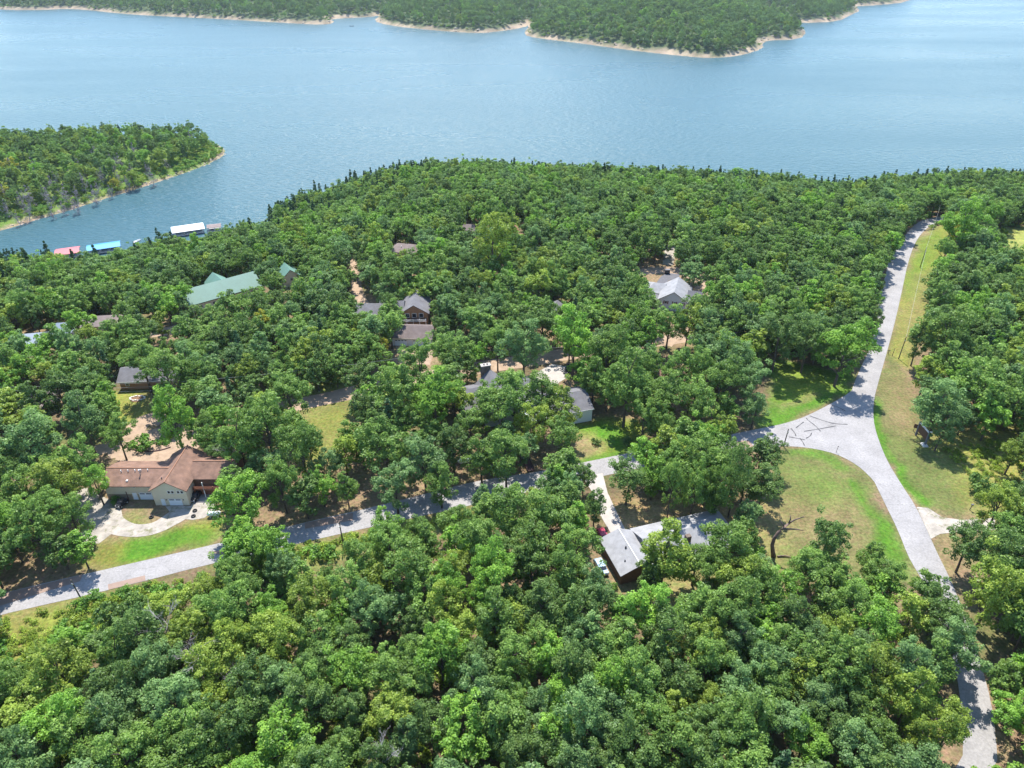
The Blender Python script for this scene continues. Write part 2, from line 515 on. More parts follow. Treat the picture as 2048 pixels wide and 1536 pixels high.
def earth_material(name):
    m = bpy.data.materials.new(name)
    m.use_nodes = True
    nt = m.node_tree
    b = nt.nodes['Principled BSDF']
    b.inputs['Roughness'].default_value = .95
    b.inputs['Specular IOR Level'].default_value = .15
    a = nt.nodes.new('ShaderNodeAttribute')
    a.attribute_name = 'albedo'
    tc = nt.nodes.new('ShaderNodeTexCoord')

    def noise(sc, det, lo, hi):
        n = nt.nodes.new('ShaderNodeTexNoise')
        n.inputs['Scale'].default_value = sc
        n.inputs['Detail'].default_value = det
        n.inputs['Roughness'].default_value = .7
        nt.links.new(tc.outputs['Object'], n.inputs['Vector'])
        r = nt.nodes.new('ShaderNodeMapRange')
        r.inputs[1].default_value, r.inputs[2].default_value = .3, .7
        r.inputs[3].default_value, r.inputs[4].default_value = lo, hi
        nt.links.new(n.outputs[0], r.inputs[0])
        return r.outputs[0], n.outputs[0]
    f1, raw = noise(1.3, 10, .50, 1.5)
    f2, _ = noise(.25, 6, .85, 1.15)
    mu = nt.nodes.new('ShaderNodeMath')
    mu.operation = 'MULTIPLY'
    nt.links.new(f1, mu.inputs[0])
    nt.links.new(f2, mu.inputs[1])
    f3, _ = noise(.8, 10, 0, 1)
    hm_ = nt.nodes.new('ShaderNodeMix')
    hm_.data_type = 'RGBA'
    hm_.inputs[6].default_value = (.78, 1.06, .75, 1)
    hm_.inputs[7].default_value = (1.26, .98, 1.2, 1)
    nt.links.new(f3, hm_.inputs[0])
    vt = nt.nodes.new('ShaderNodeVectorMath')
    vt.operation = 'MULTIPLY'
    nt.links.new(a.outputs['Color'], vt.inputs[0])
    nt.links.new(hm_.outputs[2], vt.inputs[1])
    vm = nt.nodes.new('ShaderNodeVectorMath')
    vm.operation = 'SCALE'
    nt.links.new(vt.outputs[0], vm.inputs[0])
    nt.links.new(mu.outputs[0], vm.inputs['Scale'])
    nt.links.new(vm.outputs[0], b.inputs['Base Color'])
    bp = nt.nodes.new('ShaderNodeBump')
    bp.inputs['Strength'].default_value = .5
    bp.inputs['Distance'].default_value = .25
    nt.links.new(raw, bp.inputs['Height'])
    nt.links.new(bp.outputs[0], b.inputs['Normal'])
    return m


EARTH = earth_material('earth')


def grid_sheet(name, xs, ys, zf, cf, m, keep=None):
    X, Y = np.meshgrid(xs, ys)
    x, y = X.ravel(), Y.ravel()
    z = zf(x, y)
    nx, ny = len(xs), len(ys)
    i = (np.arange(ny - 1)[:, None] * nx + np.arange(nx - 1)[None]).ravel()
    q = np.stack([i, i + 1, i + 1 + nx, i + nx], 1)
    col = np.concatenate([cf(x, y), np.ones((len(x), 1))], 1).astype(np.float32)
    me = mesh_np(name, np.stack([x, y, z], 1), q, m, [('albedo', 'FLOAT_COLOR', col)])
    me.shade_smooth()
    return tag(link(name, me), kind='structure')


def steps(a, b, f):
    r = [a]
    while r[-1] < b:
        r.append(r[-1] + f(r[-1]))
    return np.array(r)


ys = np.concatenate([[-1400, -900, -500, -250, -100, -40, 0], steps(25, 640, lambda y: max(1.1, .0062 * y))])
xs = np.concatenate([[-2400, -1600, -1100, -850, -700], np.arange(-580, -170, 3.0), np.arange(-170, 200, 1.4), np.arange(200, 560, 3.0), [650, 800, 1100, 1700, 2400]])
grid_sheet('ground', xs, ys, ground_z, ground_colour, EARTH)


def pen_colour(x, y):
    d = dist(PEN, x, y, True)
    w = np.clip((d + (vnoise(x, y, 9, 3) - .5) * 4 - 1.0) / 2, 0, 1)[:, None]
    n = vnoise(x, y, 8, 41)[:, None]
    return np.array([[.26, .195, .135]]) * (1 - w) + (np.array([[.075, .15, .022]]) * n + np.array([[.12, .16, .035]]) * (1 - n)) * w


grid_sheet('peninsula', np.arange(-760, -205, 4.0), np.arange(400, 760, 4.0), pen_z, pen_colour, EARTH)


def far_colour(x, y):
    d = far_sd(x, y)
    w = np.clip((d + (vnoise(x, y, 25, 3) - .5) * 14 - 5.0) / 5, 0, 1)[:, None]
    n = vnoise(x, y, 14, 51)[:, None]
    return (np.array([[.30, .235, .175]]) * (.5 + .7 * n)) * (1 - w) + np.array([[.05, .075, .03]]) * w


grid_sheet('far_hills', np.concatenate([[-3200, -2400, -1900], np.arange(-1500, 1400, 9.0), [1700, 2400, 3200]]),
           np.concatenate([np.arange(1030, 2500, 9.0), [2700, 3200, 4200, 6000, 9000]]), far_z, far_colour, EARTH)

# ------------------------------------------------------------------ lake
wm = bpy.data.materials.new('lake_water')
wm.use_nodes = True
nt = wm.node_tree
b = nt.nodes['Principled BSDF']
b.inputs['Base Color'].default_value = (.036, .092, .112, 1)
b.inputs['Roughness'].default_value = .12
b.inputs['IOR'].default_value = 1.33
b.inputs['Specular IOR Level'].default_value = .23
tc = nt.nodes.new('ShaderNodeTexCoord')


def wave(scale, rot, sx, sy, det):
    mp = nt.nodes.new('ShaderNodeMapping')
    mp.inputs['Rotation'].default_value = (0, 0, rot)
    mp.inputs['Scale'].default_value = (sx, sy, 1)
    nt.links.new(tc.outputs['Object'], mp.inputs[0])
    n = nt.nodes.new('ShaderNodeTexNoise')
    n.inputs['Scale'].default_value = scale
    n.inputs['Detail'].default_value = det
    nt.links.new(mp.outputs[0], n.inputs['Vector'])
    return n.outputs[0]


def mrange(src, lo, hi, a, b_):
    r = nt.nodes.new('ShaderNodeMapRange')
    for i_, v_ in enumerate((lo, hi, a, b_)):
        r.inputs[i_ + 1].default_value = v_
    nt.links.new(src, r.inputs[0])
    return r.outputs[0]


bp1 = nt.nodes.new('ShaderNodeBump')
bp1.inputs['Distance'].default_value = 1.5
nt.links.new(wave(.30, R(18), .6, 1.7, 4), bp1.inputs['Height'])
gust = wave(.0045, R(10), .5, 1.6, 5)          # wind streaks: rougher and calmer water
nt.links.new(mrange(gust, .3, .7, .82, 1.0), bp1.inputs['Strength'])
nt.links.new(mrange(gust, .3, .7, .24, .34), b.inputs['Roughness'])
nt.links.new(bp1.outputs[0], b.inputs['Normal'])
lake = MB().add([(-7000, -200, WZ), (7000, -200, WZ), (7000, 12000, WZ), (-7000, 12000, WZ)], [(0, 1, 2, 3)]).build('lake', wm)
tag(lake, kind='structure')


# ------------------------------------------------------------------ air
hm = bpy.data.materials.new('haze_air')
hm.use_nodes = True
hn = hm.node_tree
hn.nodes.remove(hn.nodes['Principled BSDF'])
pv = hn.nodes.new('ShaderNodeVolumePrincipled')
pv.inputs['Color'].default_value = (.72, .86, 1.0, 1)
pv.inputs['Density'].default_value = HAZE
pv.inputs['Anisotropy'].default_value = .3
hn.links.new(pv.outputs[0], next(n for n in hn.nodes if n.type == 'OUTPUT_MATERIAL').inputs['Volume'])
haze = MB().box(-7200, 7200, -1600, 12200, WZ - 14, 150).build('haze', hm)
tag(haze, kind='stuff')


# ------------------------------------------------------------------ road sheets
def drape(name, poly, m, lift, parent=None, maxlen=5.0, skirt=.12):
    p = np.asarray(poly)
    keep = [0]
    for i in range(1, len(p)):
        if np.hypot(*(p[i] - p[keep[-1]])) > .05:
            keep.append(i)
    p = p[keep]
    bm = bmesh.new()
    vv = [bm.verts.new((a, b_, 0)) for a, b_ in p]
    for t in tessellate_polygon([[Vector((a, b_, 0)) for a, b_ in p]]):
        try:
            bm.faces.new([vv[i] for i in t])
        except ValueError:
            pass
    for _ in range(7):
        e = [e for e in bm.edges if e.calc_length() > maxlen]
        if not e:
            break
        bmesh.ops.subdivide_edges(bm, edges=e, cuts=1)
        bmesh.ops.triangulate(bm, faces=[f for f in bm.faces if len(f.verts) > 3])
    bm.verts.ensure_lookup_table()
    co = np.array([v.co[:] for v in bm.verts])
    z = ground_z(co[:, 0], co[:, 1]) + lift
    for v, zz in zip(bm.verts, z):
        v.co.z = zz
    bmesh.ops.recalc_face_normals(bm, faces=bm.faces)
    if sum(f.normal.z for f in bm.faces) < 0:
        bmesh.ops.reverse_faces(bm, faces=bm.faces)
    me = bpy.data.meshes.new(name)
    bm.to_mesh(me)
    bm.free()
    me.materials.append(m)
    return link(name, me, parent)


def asphalt(name, rgb):
    m = mat(name, rgb, .92, var=.17, scale=.16, bump=.3, bscale=6)
    nt = m.node_tree
    b_ = nt.nodes['Principled BSDF']
    src = b_.inputs['Base Color'].links[0].from_socket
    tc_ = next(n for n in nt.nodes if n.type == 'TEX_COORD')
    fac = []
    n1 = nt.nodes.new('ShaderNodeTexNoise')            # fine stone grain
    n1.inputs['Scale'].default_value = 2.2
    n1.inputs['Detail'].default_value = 9
    nt.links.new(tc_.outputs['Object'], n1.inputs['Vector'])
    r1 = nt.nodes.new('ShaderNodeMapRange')
    r1.inputs[1].default_value, r1.inputs[2].default_value, r1.inputs[3].default_value, r1.inputs[4].default_value = .3, .7, .84, 1.14
    nt.links.new(n1.outputs[0], r1.inputs[0])
    vo = nt.nodes.new('ShaderNodeTexVoronoi')          # old hairline cracks
    vo.feature = 'DISTANCE_TO_EDGE'
    vo.inputs['Scale'].default_value = .16
    ad = nt.nodes.new('ShaderNodeMixRGB')
    ad.blend_type = 'ADD'
    ad.inputs[0].default_value = 2.2
    nt.links.new(tc_.outputs['Object'], ad.inputs[1])
    nt.links.new(n1.outputs['Color'], ad.inputs[2])
    nt.links.new(ad.outputs[0], vo.inputs['Vector'])
    r2 = nt.nodes.new('ShaderNodeMapRange')
    r2.inputs[1].default_value, r2.inputs[2].default_value, r2.inputs[3].default_value, r2.inputs[4].default_value = .0, .012, .78, 1
    nt.links.new(vo.outputs['Distance'], r2.inputs[0])
    mu = nt.nodes.new('ShaderNodeMath')
    mu.operation = 'MULTIPLY'
    nt.links.new(r1.outputs[0], mu.inputs[0])
    nt.links.new(r2.outputs[0], mu.inputs[1])
    vm = nt.nodes.new('ShaderNodeVectorMath')
    vm.operation = 'SCALE'
    nt.links.new(src, vm.inputs[0])
    nt.links.new(mu.outputs[0], vm.inputs['Scale'])
    nt.links.new(vm.outputs[0], b_.inputs['Base Color'])
    return m


ASPHALT = asphalt('old_asphalt', (.248, .238, .236))
ASPHALT_S = asphalt('old_asphalt_side', (.252, .242, .241))
GRAVEL = mat('tan_gravel', (.30, .215, .15), .95, var=.22, scale=.35, bump=.4, bscale=5)
WHITE_GRAVEL = mat('white_gravel', (.30, .27, .235), .95, var=.35, scale=.4, bump=.5, bscale=5)
def weedy(m, col, lo, hi):
    nt = m.node_tree
    b_ = nt.nodes['Principled BSDF']
    src = b_.inputs['Base Color'].links[0].from_socket
    tc_ = next(n for n in nt.nodes if n.type == 'TEX_COORD')
    n1 = nt.nodes.new('ShaderNodeTexNoise')
    n1.inputs['Scale'].default_value = .33
    n1.inputs['Detail'].default_value = 9
    n1.inputs['Roughness'].default_value = .7
    nt.links.new(tc_.outputs['Object'], n1.inputs['Vector'])
    r1 = nt.nodes.new('ShaderNodeMapRange')
    r1.inputs[1].default_value, r1.inputs[2].default_value = lo, hi
    nt.links.new(n1.outputs[0], r1.inputs[0])
    mx = nt.nodes.new('ShaderNodeMix')
    mx.data_type = 'RGBA'
    mx.inputs[7].default_value = (*col, 1)
    nt.links.new(r1.outputs[0], mx.inputs[0])
    nt.links.new(src, mx.inputs[6])
    nt.links.new(mx.outputs[2], b_.inputs['Base Color'])


weedy(WHITE_GRAVEL, (.12, .12, .045), .53, .66)
weedy(GRAVEL, (.17, .115, .065), .54, .72)
CONCRETE = mat('concrete', (.34, .31, .285), .9, var=.15, scale=.5)
DARK_ASPH = mat('dark_asphalt', (.10, .10, .115), .9, var=.15, scale=.6)
PATCH = mat('brown_patch', (.235, .165, .13), .9, var=.12, scale=.8)
TAR = mat('tar_line', (.03, .03, .034), .7)

road = tag(drape('county_road', ROAD_MAIN, ASPHALT, .07), 'pale grey county road running up the wood edge to the lake', 'road', kind='structure')
side = tag(drape('side_road', ROAD_SIDE, ASPHALT_S, .035), 'pale grey side road with brown patches', 'road', kind='structure')
for nm, P, m_, l_ in [('gravel_lane', UPPER_LANE, GRAVEL, .03), ('gravel_drive', CIRCLE_LANE, GRAVEL, .05), ('gravel_drive', ISLAND_LANE, GRAVEL, .06), ('white_gravel_drive', LOOP_WHITE, WHITE_GRAVEL, .05),
                      ('white_gravel_spur', LOOP_SPUR, WHITE_GRAVEL, .035), ('white_gravel_apron', APRON, WHITE_GRAVEL, .03), ('gravel_lane', NORTH_LANE, GRAVEL, .05), ('gravel_lane', MID_LANE, GRAVEL, .05),
                      ('gravel_lane', EAST_LANE, GRAVEL, .05), ('gravel_lane', SPUR_LANE, WHITE_GRAVEL, .07), ('asphalt_drive', ASPH_DRIVE, DARK_ASPH, .06), ('concrete_pad', CONC_PAD, CONCRETE, .06),
                      ('concrete_drive', CONC_DRIVE, CONCRETE, .06), ('gravel_apron', GARAGE_APRON, GRAVEL, .05), ('gravel_spur', EAST_SPUR, WHITE_GRAVEL, .05)]:
    tag(drape(nm, P, m_, l_), kind='structure')
for q in [[(216, 1169), (290, 1151), (291, 1161), (217, 1180)], [(0, 1189), (110, 1163), (166, 1150), (160, 1163), (116, 1176), (0, 1212)], [(500, 1072), (560, 1062), (556, 1075), (500, 1086)],
          [(610, 1046), (706, 1026), (706, 1041), (610, 1058)], [(1471, 882), (1497, 881), (1508, 893), (1478, 899)], [(415, 1104), (450, 1100), (476, 1110), (470, 1116)]]:
    drape('patch', pts(q), PATCH, .06, side, 4)
for q in [[(1661, 810), (1675, 814), (1692, 823)], [(1619, 832), (1650, 843), (1670, 848), (1695, 849)], [(1612, 836), (1617, 842), (1630, 851), (1641, 863)], [(1582, 857), (1590, 867), (1592, 873)],
          [(1592, 856), (1602, 848), (1608, 844)], [(1608, 863), (1640, 858), (1672, 852)], [(1600, 877), (1606, 885), (1609, 892)], [(1612, 877), (1621, 872), (1623, 866)], [(1578, 874), (1600, 878), (1610, 880)]]:
    c_ = smooth_line(pts(q), 1)
    t_ = np.gradient(c_, axis=0)
    t_ /= np.linalg.norm(t_, axis=1)[:, None]
    n_ = np.stack([-t_[:, 1], t_[:, 0]], 1) * (.11 + .05 * np.sin(np.arange(len(c_)) * 2.1))[:, None]
    drape('tar_line', np.vstack([c_ + n_, (c_ - n_)[::-1]]), TAR, .085, side, 4)

# ------------------------------------------------------------------ trees
rng = np.random.default_rng(7)
TREE_H, TREE_R = 15.0, 5.2       # an average oak


def crown_arrays(seed, nclump, per, leaf, kind='oak'):
    r = np.random.default_rng(seed)
    C, CR, CS = [], [], []
    if kind == 'oak':
        lobes = [(0.0, 0.0, 10.2, 3.1)]
        a0 = r.random() * 6.28
        nl = int(r.integers(5, 8))
        for j in range(nl):
            a = a0 + j * 6.283 / nl + r.normal() * .25
            q = r.uniform(2.0, 3.5)
            lobes.append((q * math.cos(a), q * math.sin(a), r.uniform(6.4, 10.6), r.uniform(1.7, 2.7)))
        lobes.append((r.normal() * 1.2, r.normal() * 1.2, r.uniform(11.8, 13.4), r.uniform(1.5, 2.1)))
        for j in range(3):
            a = a0 + j * 2.1 + r.normal() * .4
            lobes.append((2.2 * math.cos(a), 2.2 * math.sin(a), r.uniform(4.3, 5.8), r.uniform(1.3, 1.9)))
        wts = np.array([l[3] ** 2 for l in lobes])
        pick = r.choice(len(lobes), nclump, p=wts / wts.sum())
        for i in range(nclump):
            lx, ly, lz, lr = lobes[pick[i]]
            d = r.normal(size=3)
            d[2] = d[2] * .9 + .25
            d /= np.linalg.norm(d)
            rad = lr * r.uniform(.55, 1.0)
            C.append((lx + d[0] * rad, ly + d[1] * rad, lz + d[2] * rad * .9))
            CR.append(r.uniform(.55, 1.15))
            CS.append(np.clip(.35 * (pick[i] * .618 % 1) + .65 * r.random(), 0, 1))
    elif kind == 'tall':
        for i in range(nclump):
            t = r.random() ** .8
            a = r.random() * 6.283
            rad = (2.1 + 1.1 * math.sin(t * 3.1)) * (.5 + .5 * r.random() ** .5) * (1.0 if t < .8 else .6)
            C.append((rad * math.cos(a), rad * math.sin(a), 4.5 + t * 10.2))
            CR.append(r.uniform(.8, 1.25))
            CS.append(r.random())
    elif kind == 'cedar':
        for i in range(nclump):
            t = r.random() ** .9
            a = r.random() * 6.283
            rad = (1 - t) ** .8 * 2.3 * (.45 + .55 * r.random()) + .05
            C.append((rad * math.cos(a), rad * math.sin(a), .9 + t * 10.6))
            CR.append(.35 + .65 * (1 - t) * r.uniform(.7, 1.2))
            CS.append(r.random())
    else:  # shrub
        for i in range(nclump):
            a = r.random() * 6.283
            rad = 1.25 * math.sqrt(r.random())
            C.append((rad * math.cos(a), rad * math.sin(a), .35 + .95 * r.random() * (1.25 - rad * .5)))
            CR.append(r.uniform(.35, .65))
            CS.append(r.random())
    C, CR, CS = np.array(C), np.array(CR), np.array(CS)
    k = np.repeat(np.arange(nclump), per)
    n = len(k)
    d = r.normal(size=(n, 3))
    d[:, 2] += .35
    d /= np.linalg.norm(d, axis=1)[:, None]
    pos = C[k] + d * (CR[k] * (.55 + .5 * r.random(n)))[:, None] * np.array([1, 1, .72])
    nrm = d * .75 + np.array([0, 0, .55]) + r.normal(size=(n, 3)) * .55
    nrm /= np.linalg.norm(nrm, axis=1)[:, None]
    ref = r.normal(size=(n, 3))
    a = np.cross(nrm, ref)
    a /= np.linalg.norm(a, axis=1)[:, None]
    b_ = np.cross(nrm, a)
    s = leaf * r.uniform(.65, 1.3, n)[:, None]
    v = np.stack([pos - a * s * .62, pos - b_ * s * .40 + nrm * s * .10, pos + a * s * .62, pos + b_ * s * .40 + nrm * s * .10], 1).reshape(-1, 3)
    q = np.arange(n * 4).reshape(-1, 4)
    sh = np.clip(.5 + (CS[k] - .5) * .75 + r.normal(size=n) * .14, 0, 1)
    return v, q, np.repeat(sh, 4).astype(np.float32), C


def crown_mesh(name, seed, nclump, per, leaf, m, kind='oak'):
    v, q, s, C = crown_arrays(seed, nclump, per, leaf, kind)
    return mesh_np(name, v, q, m, [('shade', 'FLOAT', s)]), C


def trunk_mesh(name, seed, C, m, kind='oak'):
    r = random.Random(seed)
    b_ = MB()
    if kind == 'cedar':
        b_.tube([(0, 0, -.3), (0, 0, 4), (.05, 0, 10.5)], [.2, .14, .03], 6)
        return b_.mesh(name, m)
    top = 11.0 if kind == 'oak' else 13
    bend = (r.uniform(-.5, .5), r.uniform(-.5, .5))
    sp = [(bend[0] * math.sin(t * 3) * t, bend[1] * math.sin(t * 2.3) * t, -.3 + t * top) for t in (0, .03, .2, .4, .6, .8, 1)]
    b_.tube(sp, [.36, .27, .23, .2, .16, .1, .04], 7)
    idx = list(range(len(C)))
    r.shuffle(idx)
    for i in idx[:11]:
        c = C[i]
        z0 = max(2.8, c[2] - r.uniform(2.5, 4.5))
        z0 = min(z0, top - 1.5)
        t = z0 / top
        p0 = (bend[0] * math.sin(t * 3) * t, bend[1] * math.sin(t * 2.3) * t, z0)
        mid = ((p0[0] + c[0]) / 2 + r.uniform(-.4, .4), (p0[1] + c[1]) / 2 + r.uniform(-.4, .4), (p0[2] + c[2]) / 2 - .2)
        b_.tube([p0, mid, tuple(c)], [.12, .08, .03], 5)
    return b_.mesh(name, m)


NVAR = 9
near_crowns, mid_crowns, far_crowns, trunks, simple_trunk = {}, {}, {}, [], None
tint_names = list(TINTS)
for s_ in range(NVAR):
    kind = 'tall' if s_ == NVAR - 1 else 'oak'
    nm, Cn = crown_mesh('crown', 100 + s_, 96 if kind == 'oak' else 56, 84, .30, LEAF['mid'], kind)
    trunks.append(trunk_mesh('trunk', 50 + s_, Cn, M['bark'], kind))
    mm, _ = crown_mesh('crown_mid', 100 + s_, 96 if kind == 'oak' else 56, 38, .46, LEAF['mid'], kind)
    fm, _ = crown_mesh('crown_far', 100 + s_, 40, 22, .95, LEAF['mid'], kind)
    for t_ in tint_names:
        for dct, base in ((near_crowns, nm), (mid_crowns, mm), (far_crowns, fm)):
            c_ = base.copy()
            c_.materials.clear()
            c_.materials.append(LEAF[t_])
            dct[(s_, t_)] = c_
cedar_near = [crown_mesh('crown', 300 + i, 46, 40, .34, LEAF['cedar'], 'cedar')[0] for i in range(4)]
cedar_trunk = trunk_mesh('trunk', 1, None, M['bark'], 'cedar')
shrub_near = [crown_mesh('crown', 330 + i, 16, 36, .24, LEAF['shrub'], 'shrub')[0] for i in range(3)]
weed_near = [crown_mesh('crown', 340 + i, 12, 26, .26, LEAF['weed'], 'shrub')[0] for i in range(3)]


grey_crowns = [crown_mesh('twigs', 360 + i, 34, 26, .26, LEAF['greytwig'], 'cedar')[0] for i in range(2)]


def dead_tree_mesh(name, seed, m, h=9.0, rad=.16, depth=4, spread=.75):
    r = random.Random(seed)
    b_ = MB()

    def grow(p, d, ln, ra, k):
        path = [p]
        for i in range(3):
            d = (d + Vector((r.uniform(-.18, .18), r.uniform(-.18, .18), r.uniform(-.05, .12)))).normalized()
            path.append(path[-1] + d * ln / 3)
        b_.tube(path, [ra, ra * .85, ra * .7, ra * .5], 5 if k > 1 else 4)
        if k > 0:
            for i in range(r.choice((3, 4, 4))):
                q = path[r.choice((1, 2, 3, 3))]
                nd = (d + Vector((r.gauss(0, spread), r.gauss(0, spread), r.uniform(-.1, .6)))).normalized()
                grow(q, nd, ln * r.uniform(.5, .75), ra * .5, k - 1)
    grow(Vector((0, 0, -.2)), Vector((0, 0, 1)), h * .45, rad, depth)
    return b_.mesh(name, m)


dead_meshes = [dead_tree_mesh('branches', 500 + i, M['deadwood']) for i in range(3)]
grey_meshes = []
for i in range(2):
    grey_meshes.append(dead_tree_mesh('branches', 520 + i, mat('grey_branches', (.33, .29, .31), .9), 10, .16, 5, .5))

# --- what must stay in view: outlines in the picture that crowns may not cover (rastered at half size)
KEEP = [
    # lake above the near wood
    [(0, 515), (60, 505), (112, 503), (150, 514), (170, 505), (245, 500), (262, 495), (285, 480), (330, 470), (345, 472), (400, 468), (436, 462), (470, 447), (520, 443), (548, 408), (600, 388),
     (680, 372), (702, 350), (760, 338), (850, 320), (930, 318), (1000, 322), (1200, 327), (1400, 336), (1570, 343), (1600, 352), (1645, 366), (1700, 360), (1750, 352), (1840, 343), (1880, 338), (2048, 343), (2300, 340),
     (2300, -300), (-300, -300), (-300, 560), (-50, 530)],
    # road up the wood edge
    [(1717, 745), (1745, 692), (1754, 652), (1762, 587), (1772, 556), (1781, 520), (1802, 487), (1832, 443), (1858, 421), (1892, 414), (1894, 430), (1884, 450), (1868, 490), (1850, 560), (1838, 640), (1832, 690), (1812, 730),
     (1808, 790), (1832, 850), (1870, 880), (1910, 885), (2000, 880), (2048, 900), (2048, 930), (1990, 950), (1950, 950), (1930, 990), (1935, 1020), (1975, 1030), (1930, 1050), (1900, 1080), (1898, 1130), (1888, 1140), (1835, 1130), (1815, 1112),
     (1735, 1100), (1730, 1060), (1660, 1050), (1600, 1070), (1590, 1110), (1540, 1110), (1520, 1090), (1520, 1050), (1555, 1010), (1572, 980), (1580, 900), (1572, 880), (1545, 860), (1535, 830), (1548, 800), (1540, 760), (1535, 730), (1600, 728), (1690, 740)],
    # side road pieces
    [(0, 1190), (111, 1163), (160, 1150), (290, 1122), (416, 1094), (415, 1128), (360, 1138), (290, 1160), (164, 1192), (0, 1228)],
    [(570, 1062), (690, 1036), (765, 1018), (850, 1000), (900, 990), (905, 1008), (840, 1018), (765, 1036), (700, 1062), (610, 1082), (570, 1076)],
    [(900, 985), (960, 970), (1040, 955), (1060, 962), (1030, 985), (985, 975), (930, 990)],
    [(1165, 932), (1235, 915), (1235, 935), (1180, 950)],
    [(1450, 876), (1530, 858), (1560, 856), (1520, 880), (1500, 893), (1470, 893)],
    # house by the white drive
    [(205, 945), (240, 925), (315, 920), (370, 898), (395, 905), (435, 918), (432, 940), (420, 955), (428, 985), (410, 1005), (435, 1032), (420, 1060), (440, 1070), (420, 1090), (190, 1140), (165, 1130), (210, 1085), (175, 1060), (165, 1020), (205, 1000), (215, 985)],
    [(130, 900), (190, 895), (270, 885), (275, 850), (300, 840), (300, 880), (340, 885), (345, 905), (310, 920), (240, 920), (180, 912)],
    [(245, 850), (250, 800), (300, 790), (310, 830), (270, 845)],
    [(238, 755), (268, 752), (285, 775), (290, 790), (240, 782)],
    [(610, 800), (690, 780), (695, 800), (612, 822)], [(612, 825), (690, 808), (685, 840), (630, 860), (618, 850)], [(640, 770), (690, 760), (690, 778), (640, 785)],
    # middle house
    [(940, 775), (968, 740), (985, 733), (995, 752), (1005, 757), (975, 765)], [(1035, 760), (1072, 754), (1078, 772), (1055, 780), (1040, 775)],
    [(1150, 800), (1165, 782), (1176, 780), (1186, 816), (1184, 840), (1150, 848)], [(940, 735), (980, 722), (1100, 710), (1110, 722), (1050, 735), (1010, 745), (1000, 735)],
    [(1170, 855), (1215, 858), (1255, 880), (1240, 905), (1180, 915), (1150, 925), (1135, 915), (1160, 890), (1150, 865)], [(925, 915), (945, 915), (945, 930), (920, 932)], [(1045, 915), (1058, 912), (1068, 945), (1056, 945)],
    # L-shaped house
    [(1213, 1072), (1242, 1060), (1252, 1066), (1290, 1112), (1290, 1128), (1270, 1150), (1240, 1152), (1222, 1120)], [(1365, 1034), (1460, 1032), (1475, 1046), (1440, 1050), (1400, 1058)],
    [(1212, 985), (1222, 985), (1246, 1040), (1238, 1055), (1222, 1020)], [(1235, 1000), (1310, 990), (1360, 1000), (1310, 1030), (1260, 1030)], [(1330, 1180), (1370, 1150), (1400, 1165), (1345, 1200)],
    # far houses and docks
    [(372, 572), (500, 541), (526, 560), (500, 572), (410, 602), (400, 590)], [(558, 552), (570, 537), (598, 553), (575, 558)], [(430, 555), (450, 543), (500, 540)],
    [(785, 485), (812, 478), (838, 490), (800, 503), (783, 500)], [(922, 452), (930, 443), (946, 443), (952, 457)], [(952, 438), (970, 437), (970, 450), (954, 452)], [(1027, 437), (1050, 436), (1050, 445), (1027, 446)], [(1014, 452), (1024, 452), (1030, 460), (1016, 463)],
    [(720, 608), (755, 598), (757, 625), (735, 625)], [(806, 628), (846, 620), (848, 634), (806, 640)], [(790, 650), (853, 652), (862, 680), (860, 690), (805, 692), (803, 676)],
    [(1300, 568), (1330, 562), (1336, 575), (1370, 564), (1388, 588), (1375, 605), (1360, 610), (1330, 615), (1318, 600)], [(1320, 556), (1336, 546), (1362, 549), (1350, 560), (1328, 572)], [(1280, 535), (1330, 530), (1365, 540), (1365, 548), (1290, 545)], [(1335, 505), (1350, 500), (1350, 525), (1335, 520)],
    [(185, 632), (215, 618), (238, 620), (228, 636), (205, 645)], [(108, 648), (118, 635), (142, 642), (135, 658)], [(30, 668), (60, 655), (75, 668), (55, 682)], [(58, 795), (72, 780), (86, 800), (86, 815)], [(0, 872), (10, 876), (12, 892), (0, 892)],
    [(285, 678), (300, 668), (380, 652), (390, 660), (330, 672)], [(100, 815), (140, 815), (140, 850), (110, 850)],
    [(705, 505), (716, 500), (712, 520)], [(704, 550), (716, 550), (722, 590), (708, 590)], [(1315, 685), (1385, 665), (1385, 690), (1330, 700)], [(1312, 742), (1370, 742), (1366, 752), (1320, 752)],
    [(1995, 445), (2060, 448), (2060, 500), (2015, 485)],
    [(0, 1238), (130, 1210), (155, 1205), (150, 1230), (60, 1290), (0, 1310)], [(600, 1095), (670, 1075), (690, 1090), (640, 1110)],
    [(1960, 1330), (1990, 1420), (2000, 1500), (2010, 1536), (1990, 1536), (1966, 1440), (1945, 1350)],
    [(700, 930), (740, 925), (735, 960), (700, 965)],
]
RW, RH, OX, OY = 1400, 1100, 180, 180
GX, GY = np.meshgrid((np.arange(RW) - OX) * 2.0, (np.arange(RH) - OY) * 2.0)
keepmask = np.zeros((RH, RW), bool)
for P in KEEP:
    a = np.array(P, float)
    x0, x1 = int(max(0, a[:, 0].min() / 2 + OX)), int(min(RW, a[:, 0].max() / 2 + OX + 2))
    y0, y1 = int(max(0, a[:, 1].min() / 2 + OY)), int(min(RH, a[:, 1].max() / 2 + OY + 2))
    keepmask[y0:y1, x0:x1] |= inside(a, GX[y0:y1, x0:x1], GY[y0:y1, x0:x1])
DISC = np.array([(0, 0)] + [(math.cos(t) * r_, math.sin(t) * r_) for r_, n_ in ((.45, 6), (.9, 12)) for t in np.linspace(0, 6.283, n_, endpoint=False)])


